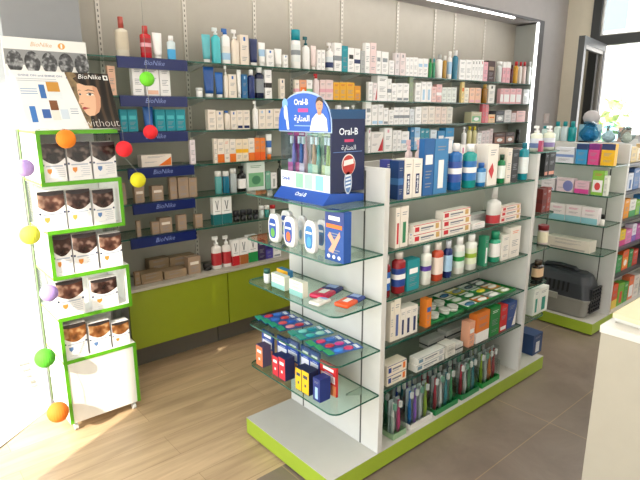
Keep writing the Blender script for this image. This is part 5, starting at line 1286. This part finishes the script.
mb.poly([(.086, PH-.03), (.10, .262), (.16, .262), (.172, .225), (.17, .15), (.176, .1), (.19, .06), (.205, .14), (.2, .24), (.18, .285)], -.0024, hair)
mb.poly([(.078, .262), (.088, .242), (.12, .226), (.15, .226), (.166, .214), (.172, .25), (.14, .275), (.10, .28)], -.0025, hair)
f_ = mb.build('portrait_print', pc_); f_['label'] = 'printed portrait with dark fringe'
lettering('BioNike', .034, '#f3f1ee', pc_, (.125, -.0034, .272), shear=.3); lettering('without', .06, '#e2dad4', pc_, (.132, -.0034, .026), bold=-.0012, width=.166)
mb = MB(); mb.flat = True; mb.rect(.192, .215, .258, .284, -.0031, M('#f0eeea', .4)); mb.ell(.2035, .271, .006, .008, -.0034, M('#2a2422', .4)); mb.build('emblem', pc_)

def hair_box(w_, h_, d_, tone, emb):
    mb = MB(); mb.box(-w_/2, w_/2, -d_/2, d_/2, 0, h_, M('#e9e7e6', .35)); o = mb.build('hair_colour_box')
    p = MB(); p.flat = True; y = -d_/2-.0006
    hz = h_*.47
    p.poly([(-w_/2, h_)] + [(-w_/2+w_*k/14, hz+h_*.16*(1-math.sin(PI*k/14))-.0) for k in range(15)] + [(w_/2, h_)], y, TONES[tone])
    p.poly([(-w_*.5, h_)]+[(-w_*.5+w_*k/10, h_*.93-h_*.05*math.sin(PI*k/10)) for k in range(11)]+[(w_*.5, h_)], y-.0004, M('#2c2526', .35))
    pi_ = p.build('hair_picture', o); 
    p = MB(); p.flat = True
    p.rect(-w_*.5, -w_*.42, h_*.42, h_*.47, y-.0003, M('#1f2c55', .4)); p.rect(w_*.42, w_*.5, h_*.42, h_*.47, y-.0003, M('#1f2c55', .4))
    p.rect(-w_*.36, w_*.36, h_*.395, h_*.43, y-.0003, M('#a9b2c2', .4))
    ec = {'o': '#d98a3a', 'b': '#5a7fb4', 'y': '#cfa44c'}[emb]
    p.poly([(-w_*.32, h_*.34), (-w_*.12, h_*.34), (-w_*.13, h_*.26), (-w_*.22, h_*.2), (-w_*.31, h_*.26)], y-.0003, M(ec, .4))
    for k in range(5): p.rect(w_*.02+(k % 2)*w_*.08, w_*.42, h_*(.34-.055*k), h_*(.355-.055*k), y-.0003, M('#b7bac4', .4))
    p.rect(-w_*.3, w_*.1, h_*.08, h_*.092, y-.0003, M('#c4c6cc', .4)); p.build('print', o)
    return o
TONES = dict(k=ramp_mat('noise', [(.3, '#0f0c0b'), (.52, '#2b221e'), (.75, '#8c7a70')], 24, .2, detail=1.5), d=ramp_mat('noise', [(.3, '#170e0c'), (.52, '#3d2722'), (.75, '#b09184')], 24, .2, detail=1.5),
             b=ramp_mat('noise', [(.3, '#24130f'), (.52, '#58362b'), (.75, '#c8a48e')], 24, .2, detail=1.5), a=ramp_mat('noise', [(.3, '#43230f'), (.52, '#8a552c'), (.75, '#deb884')], 24, .2, detail=1.5))
wordt = dict(k='black brown', d='dark brown', b='brown', a='auburn blond')
tiers = [(4, [(42.5, 68), (69.5, 93), (94.5, 117.5)], 142, 'kkk', 'oob', 'top'), (3, [(41, 68), (69.5, 93), (95, 116)], 189.5, 'bdd', 'yyb', 'second'),
         (2, [(53, 74.5), (75.5, 99.5), (101.5, 123.5)], 233.5, 'ddb', 'ooo', 'third'), (1, [(59, 86), (93, 119)], 278.5, 'bd', 'oo', 'fourth'), (0, [(66, 89), (91, 112), (113.5, 130.5)], 322, 'aaa', 'bbo', 'lowest')]
for ti, spans, vt, tn, em, nm in tiers:
    for i, (u0, u1) in enumerate(spans):
        yf = DY0+.012; z = TZ[ti]
        a, b = solve(0, u0, {1: yf, 2: z}), solve(0, u1, {1: yf, 2: z}); h_ = min(solve(2, vt+(2 if i == 0 else 0), {0: (a+b)/2, 1: yf}, True)-z, .205)
        if ti % 2 == 0: a = max(a, DX0+.0155)
        else: b = min(b, DX1-.0155)
        o = hair_box(b-a-.002, h_, .055, tn[i], em[i]); o.location = ((a+b)/2, yf+.0275, z+.001)
        n = len(spans); where = (['outer', 'inner'] if n == 2 else ['outer', 'middle', 'inner'])[i]
        tag(o, '%s hair colour box, %s of %d on the %s tier of the display stand' % (wordt[tn[i]], where, n, nm), 'box', 'hair colour boxes on the display stand'); ALL.append(o['label'])

# ---- paper honeycomb balls on their threads
def ball(u, v, y, r, col, label):
    x, z = None, None
    n = (RGT-FWD*((u-320)/F_PX)); m_ = (UPV-FWD*((240-v)/F_PX))
    a1, b1, c1 = n.x, n.z, n.dot(CAM)-n.y*y; a2, b2, c2 = m_.x, m_.z, m_.dot(CAM)-m_.y*y
    dt = a1*b2-a2*b1; x, z = (c1*b2-c2*b1)/dt, (a1*c2-a2*c1)/dt
    mb = MB(); prof = [(max(.0015, r*math.sin(PI*i/14)), -r*math.cos(PI*i/14)) for i in range(15)]
    mb.lathe(prof, M(col, .75), seg=72, wob=lambda a, z_: 1-.05*(.5+.5*math.cos(24*a)), cap=True)
    o = mb.build('hanging_paper_ball', loc=(x, y, z)); tag(o, label, 'paper ball', 'hanging paper honeycomb balls'); ALL.append(label)
    return Vector((x, y, z))
def thread(pts, label):
    mb = MB(); mb.tube(pts, .0012, M('#8d8f86', .6), 5); tag(mb.build('garland_thread'), label, 'thread', 'threads of the paper balls'); ALL.append(label)
b1 = ball(66, 139, 1.19, .043, '#f08418', 'large orange paper ball hanging before the top tier of the display stand')
b2 = ball(124, 149, 1.15, .039, '#e0202c', 'red paper ball hanging beside the top tier of the display stand')
b3 = ball(138, 180, 1.17, .038, '#d6cf1c', 'yellow paper ball hanging below the red one beside the display stand')
b4 = ball(147, 79, 1.2, .036, '#6fcf2c', 'small green paper ball hanging before the second navy shelf strip')
b5 = ball(150.5, 132, 1.2, .036, '#e0202c', 'small red paper ball hanging before the third navy shelf strip')
b6 = ball(25, 168, 1.17, .038, '#b79ad8', 'pale lilac paper ball, topmost of the string beside the stand')
b7 = ball(30, 235, 1.17, .043, '#dfe048', 'yellow paper ball, second down the string beside the stand')
b8 = ball(49, 293, 1.16, .04, '#a98fd0', 'lilac paper ball, third down the string beside the stand')
b9 = ball(45, 358, 1.17, .046, '#54b82c', 'green paper ball, fourth down the string beside the stand')
b10 = ball(58, 412, 1.17, .05, '#ee7a1e', 'orange paper ball, lowest of the string beside the stand')
def off(p, dz): return (p.x, p.y, p.z+dz)
thread([(DX0+.02, 1.236, 1.545), (DX0, 1.22, 1.543), off(b6, .04)], 'thread from the stand top to the lilac paper ball')
for p, q, rp, rq, nm in ((b6, b7, .04, .045, 'lilac and yellow'), (b7, b8, .045, .042, 'yellow and lower lilac'), (b8, b9, .042, .048, 'lower lilac and green'), (b9, b10, .048, .052, 'green and lowest orange')):
    thread([off(p, -rp), ((p.x+q.x)/2+.012, (p.y+q.y)/2, (p.z+q.z)/2), off(q, rq)], 'thread between the %s paper balls' % nm)
thread([(b1.x, 1.2355, 1.546), off(b1, .044)], 'short thread over the large orange paper ball')
thread([(b2.x-.01, 1.25, 1.5425), (b2.x, b2.y, 1.538), off(b2, .04)], 'short thread over the red paper ball')
thread([off(b2, -.04), off(b3, .04)], 'thread between the red and yellow paper balls')
thread([(b4.x, b4.y, HC), off(b4, .037)], 'long thread from the ceiling to the small green paper ball')
thread([off(b4, -.037), off(b5, .037)], 'thread between the small green and small red paper balls')

# ---- toothbrush display case on the top end shelf of the island
od = tag(empty('toothbrush_display', (-.125, .275, ZG[0]+.001), -PI/2), 'blue and clear toothbrush display case on the top end shelf of the island', 'display case')
# local: x runs toward the camera side, front faces -y
BL, NV = M('#1b4fae', .3), M('#0c1a48', .3)
mb = MB(); hw = .165
mb.prism([(-.112, 0), (.115, 0), (.115, .03), (-.07, .045), (-.112, .004)], -hw, hw, BL, axis='x'); mb.build('base', od)
mb = MB(); mb.box(hw-.006, hw, -.07, .115, .0455, .365, NV); mb.box(hw-.0065, hw+.0008, -.071, .116, .335, .372, M('#0e4674', .3)); sp1 = mb.build('side_panel', od); sp1['label'] = 'navy printed side panel'
mb = MB(); mb.box(-hw, hw-.006, .1095, .1115, .0455, .30, glass('#eef5fa', .8)); mb.build('rear_panel', od)
mb = MB(); cg = glass('#eef5fa', 1.0); mb.box(-hw, hw-.007, -.0685, -.0665, .115, .30, cg); mb.box(-hw, -hw+.002, -.066, .1085, .0455, .30, cg); mb.build('clear_cover', od)
mb = MB(); mb.box(-hw, hw-.007, -.070, -.066, .0455, .115, M('#e6eef2', .35)); mb.flat = True
for a, b, c in ((-.16, -.095, '#ecf1f4'), (-.06, -.01, '#8fc0a8'), (.0, .05, '#a5cdbb'), (.07, .12, '#86bfc9')): mb.rect(a, b, .05, .11, -.0708, M(c, .4))
fb_ = mb.build('front_band', od); lettering('Oral-B', .02, '#1f4fae', fb_, (-.128, -.0716, .082), bold=.0006)
arch = [(hw*math.cos(PI*k/20)*1.0, .30+.0+.135*math.sin(PI*k/20)**.75) for k in range(21)]
mb = MB(); mb.prism([(hw, .285)]+arch+[(-hw, .285)], -.078, -.072, M('#1d5bc0', .3), axis='y'); hd_ = mb.build('header', od)
ring = [(hw*1.03*math.cos(PI*k/20), .298+.145*math.sin(PI*k/20)**.75) for k in range(21)]
mb = MB(); mb.prism([(hw*1.03, .281)]+ring+[(-hw*1.03, .281)], -.0715, -.0695, M('#b9cfe6', .3), axis='y'); mb.build('header_rim', od)
mb = MB(); mb.flat = True; y = -.0788                                                     # printed figure in a white coat
mb.poly([(.045, .288), (.155, .288), (.148, .335), (.125, .355), (.085, .355), (.06, .335)], y, M('#e9edf2', .4)); mb.poly([(.094, .35), (.116, .35), (.118, .372), (.092, .372)], y-.0002, M('#b98868', .5)); mb.ell(.105, .388, .021, .027, y-.0004, M('#c9987a', .5))
mb.poly([(.083, .39)]+[(.105+.0225*math.cos(PI-PI*k/10), .393+.026*math.sin(PI*k/10)) for k in range(11)]+[(.122, .398), (.105, .405), (.09, .4)], y-.0006, M('#3a2a22', .5))
mb.ell(.098, .39, .002, .002, y-.0008, M('#2a1c18', .5), 8); mb.ell(.112, .39, .002, .002, y-.0008, M('#2a1c18', .5), 8); mb.rect(.099, .112, .374, .377, y-.0008, M('#9a4f48', .5)); mb.build('figure_print', hd_)
mb = MB(); mb.flat = True; mb.poly([(-.105, .29), (-.09, .29), (-.105, .40), (-.125, .40)], y, M('#dfe8f4', .4)); mb.ell(-.117, .395, .019, .022, y-.0003, M('#7fb0e6', .4)); mb.ell(-.114, .36, .012, .03, y-.0004, M('#cfe0f4', .4)); mb.build('brush_print', hd_)
lettering('Oral-B', .033, '#f2f5fa', hd_, (-.01, y-.0006, .40), bold=.0006)
mb = MB(); mb.flat = True; mb.rect(-.03, .035, .361, .375, y, M('#c83c8c', .4)); mb.rect(-.055, .05, .305, .309, y, M('#8fb4e6', .4)); mb.build('print', hd_)
AR = '\uFE94\uFEF3\uFE8E\uFEE8\uFECC\uFEDF\uFE8D'
lettering(AR, .032, '#f2f5fa', hd_, (-.005, y-.0005, .335), bold=.0006, width=.10)
lettering('Oral-B', .026, '#e9f0fa', od, (0, -.0925, .0265), rot=(math.radians(45.8), 0, 0), bold=.0006)
# the navy side
R90 = (PI/2, 0, PI/2)
lettering('Oral-B', .038, '#e9f0fa', sp1, (hw+.001, .022, .285), R90, bold=.0006); lettering(AR, .026, '#dfe6f2', sp1, (hw+.001, .024, .222), R90, width=.08)
mb = MB(); mb.flat = True
def xp(pts, x, m): mb.face([(x, p[0], p[1]) for p in pts], m)
def xe(cy_, cz, ry, rz_, x, m, n=20): xp([(cy_+ry*math.cos(2*PI*k/n), cz+rz_*math.sin(2*PI*k/n)) for k in range(n)], x, m)
xp([(.0, .245), (.05, .245), (.05, .256), (.0, .256)], hw+.001, M('#c83c6c', .4)); xe(.024, .155, .038, .043, hw+.001, M('#e6dcd8', .4)); xe(.024, .153, .035, .04, hw+.0013, M('#b8332c', .4))
xp([(-.004, .15), (.052, .158), (.05, .178), (-.002, .172)], hw+.0016, M('#efe8e2', .4)); xe(.022, .085, .022, .05, hw+.001, M('#c3cede', .4)); xe(.022, .085, .017, .043, hw+.0013, M('#5a7fb8', .4))
for k in range(4): xp([(.008, .06+k*.015), (.036, .064+k*.015), (.036, .072+k*.015), (.008, .068+k*.015)], hw+.0016, M('#e2e8f0', .4))
xp([(-.06, .205), (.10, .205), (.10, .2075), (-.06, .2075)], hw+.001, M('#5f7fb8', .4)); mb.build('side_print', sp1)
packs = [(-.115, '#8f7ac8', '#d04f9c', 'violet and pink'), (-.078, '#3f6fc0', '#d84a8c', 'blue and pink'), (-.036, '#e2a0b8', '#e8c8d4', 'pale pink'), (.006, '#e2915c', '#8fc4b0', 'orange'), (.05, '#5fb09c', '#c9d8b0', 'teal'), (.095, '#b8c85c', '#d8d890', 'yellow green'), (.128, '#c9cf6a', '#e6e6c0', 'pale yellow')]
for i, (x, c1, c2, nm) in enumerate(packs):
    q = empty('display_toothbrush', (od.location.x-.035+.012*(i % 2), od.location.y-x, ZG[0]+.0475), -PI/2); tag(q, '%s toothbrush pack inside the clear display case' % nm, 'toothbrush', 'toothbrush packs in the display case'); ALL.append(q['label'])
    mb = MB(); mb.tube([(0, 0, .004), (0, -.003, .07), (0, .002, .13), (0, 0, .18), (0, 0, .215)], [.010, .012, .010, .006, .007], M(c1, .3), 8); mb.build('handle', q)
    mb = MB(); mb.box(-.006, .006, -.016, -.0055, .185, .215, M('W', .6)); mb.build('bristles', q)
    mb = MB(); mb.box(-.0175, .0175, .0125, .014, .001, .235, M(c2, .4)); mb.build('backing_card', q)
    mb = MB(); mb.box(-.0175, .0175, -.021, .0122, .002, .23, glass('#f4f8f8', .8)); mb.build('clear_blister', q)
    mb = MB(); mb.box(-.0165, .0165, -.0208, -.0205, .004, .105, M(c2, .4)); mb.box(-.0165, .0165, -.0208, -.0205, .222, .229, M(c2, .4)); mb.build('printed_insert', q)
# wall switch
sw = tag(empty('wall_switch', (4.43, YF, 1.56)), 'small pale switch plate on the grey wall beyond the wall niche', 'switch')
mb = MB(); mb.box(-.055, .055, -.012, -.0005, -.055, .055, M('#d9c9c6', .4), ch=.003); mb.build('plate', sw)
mb = MB(); mb.box(-.02, .02, -.017, -.0125, -.03, .03, M('#e2d6d2', .4), ch=.002); mb.build('rocker', sw)
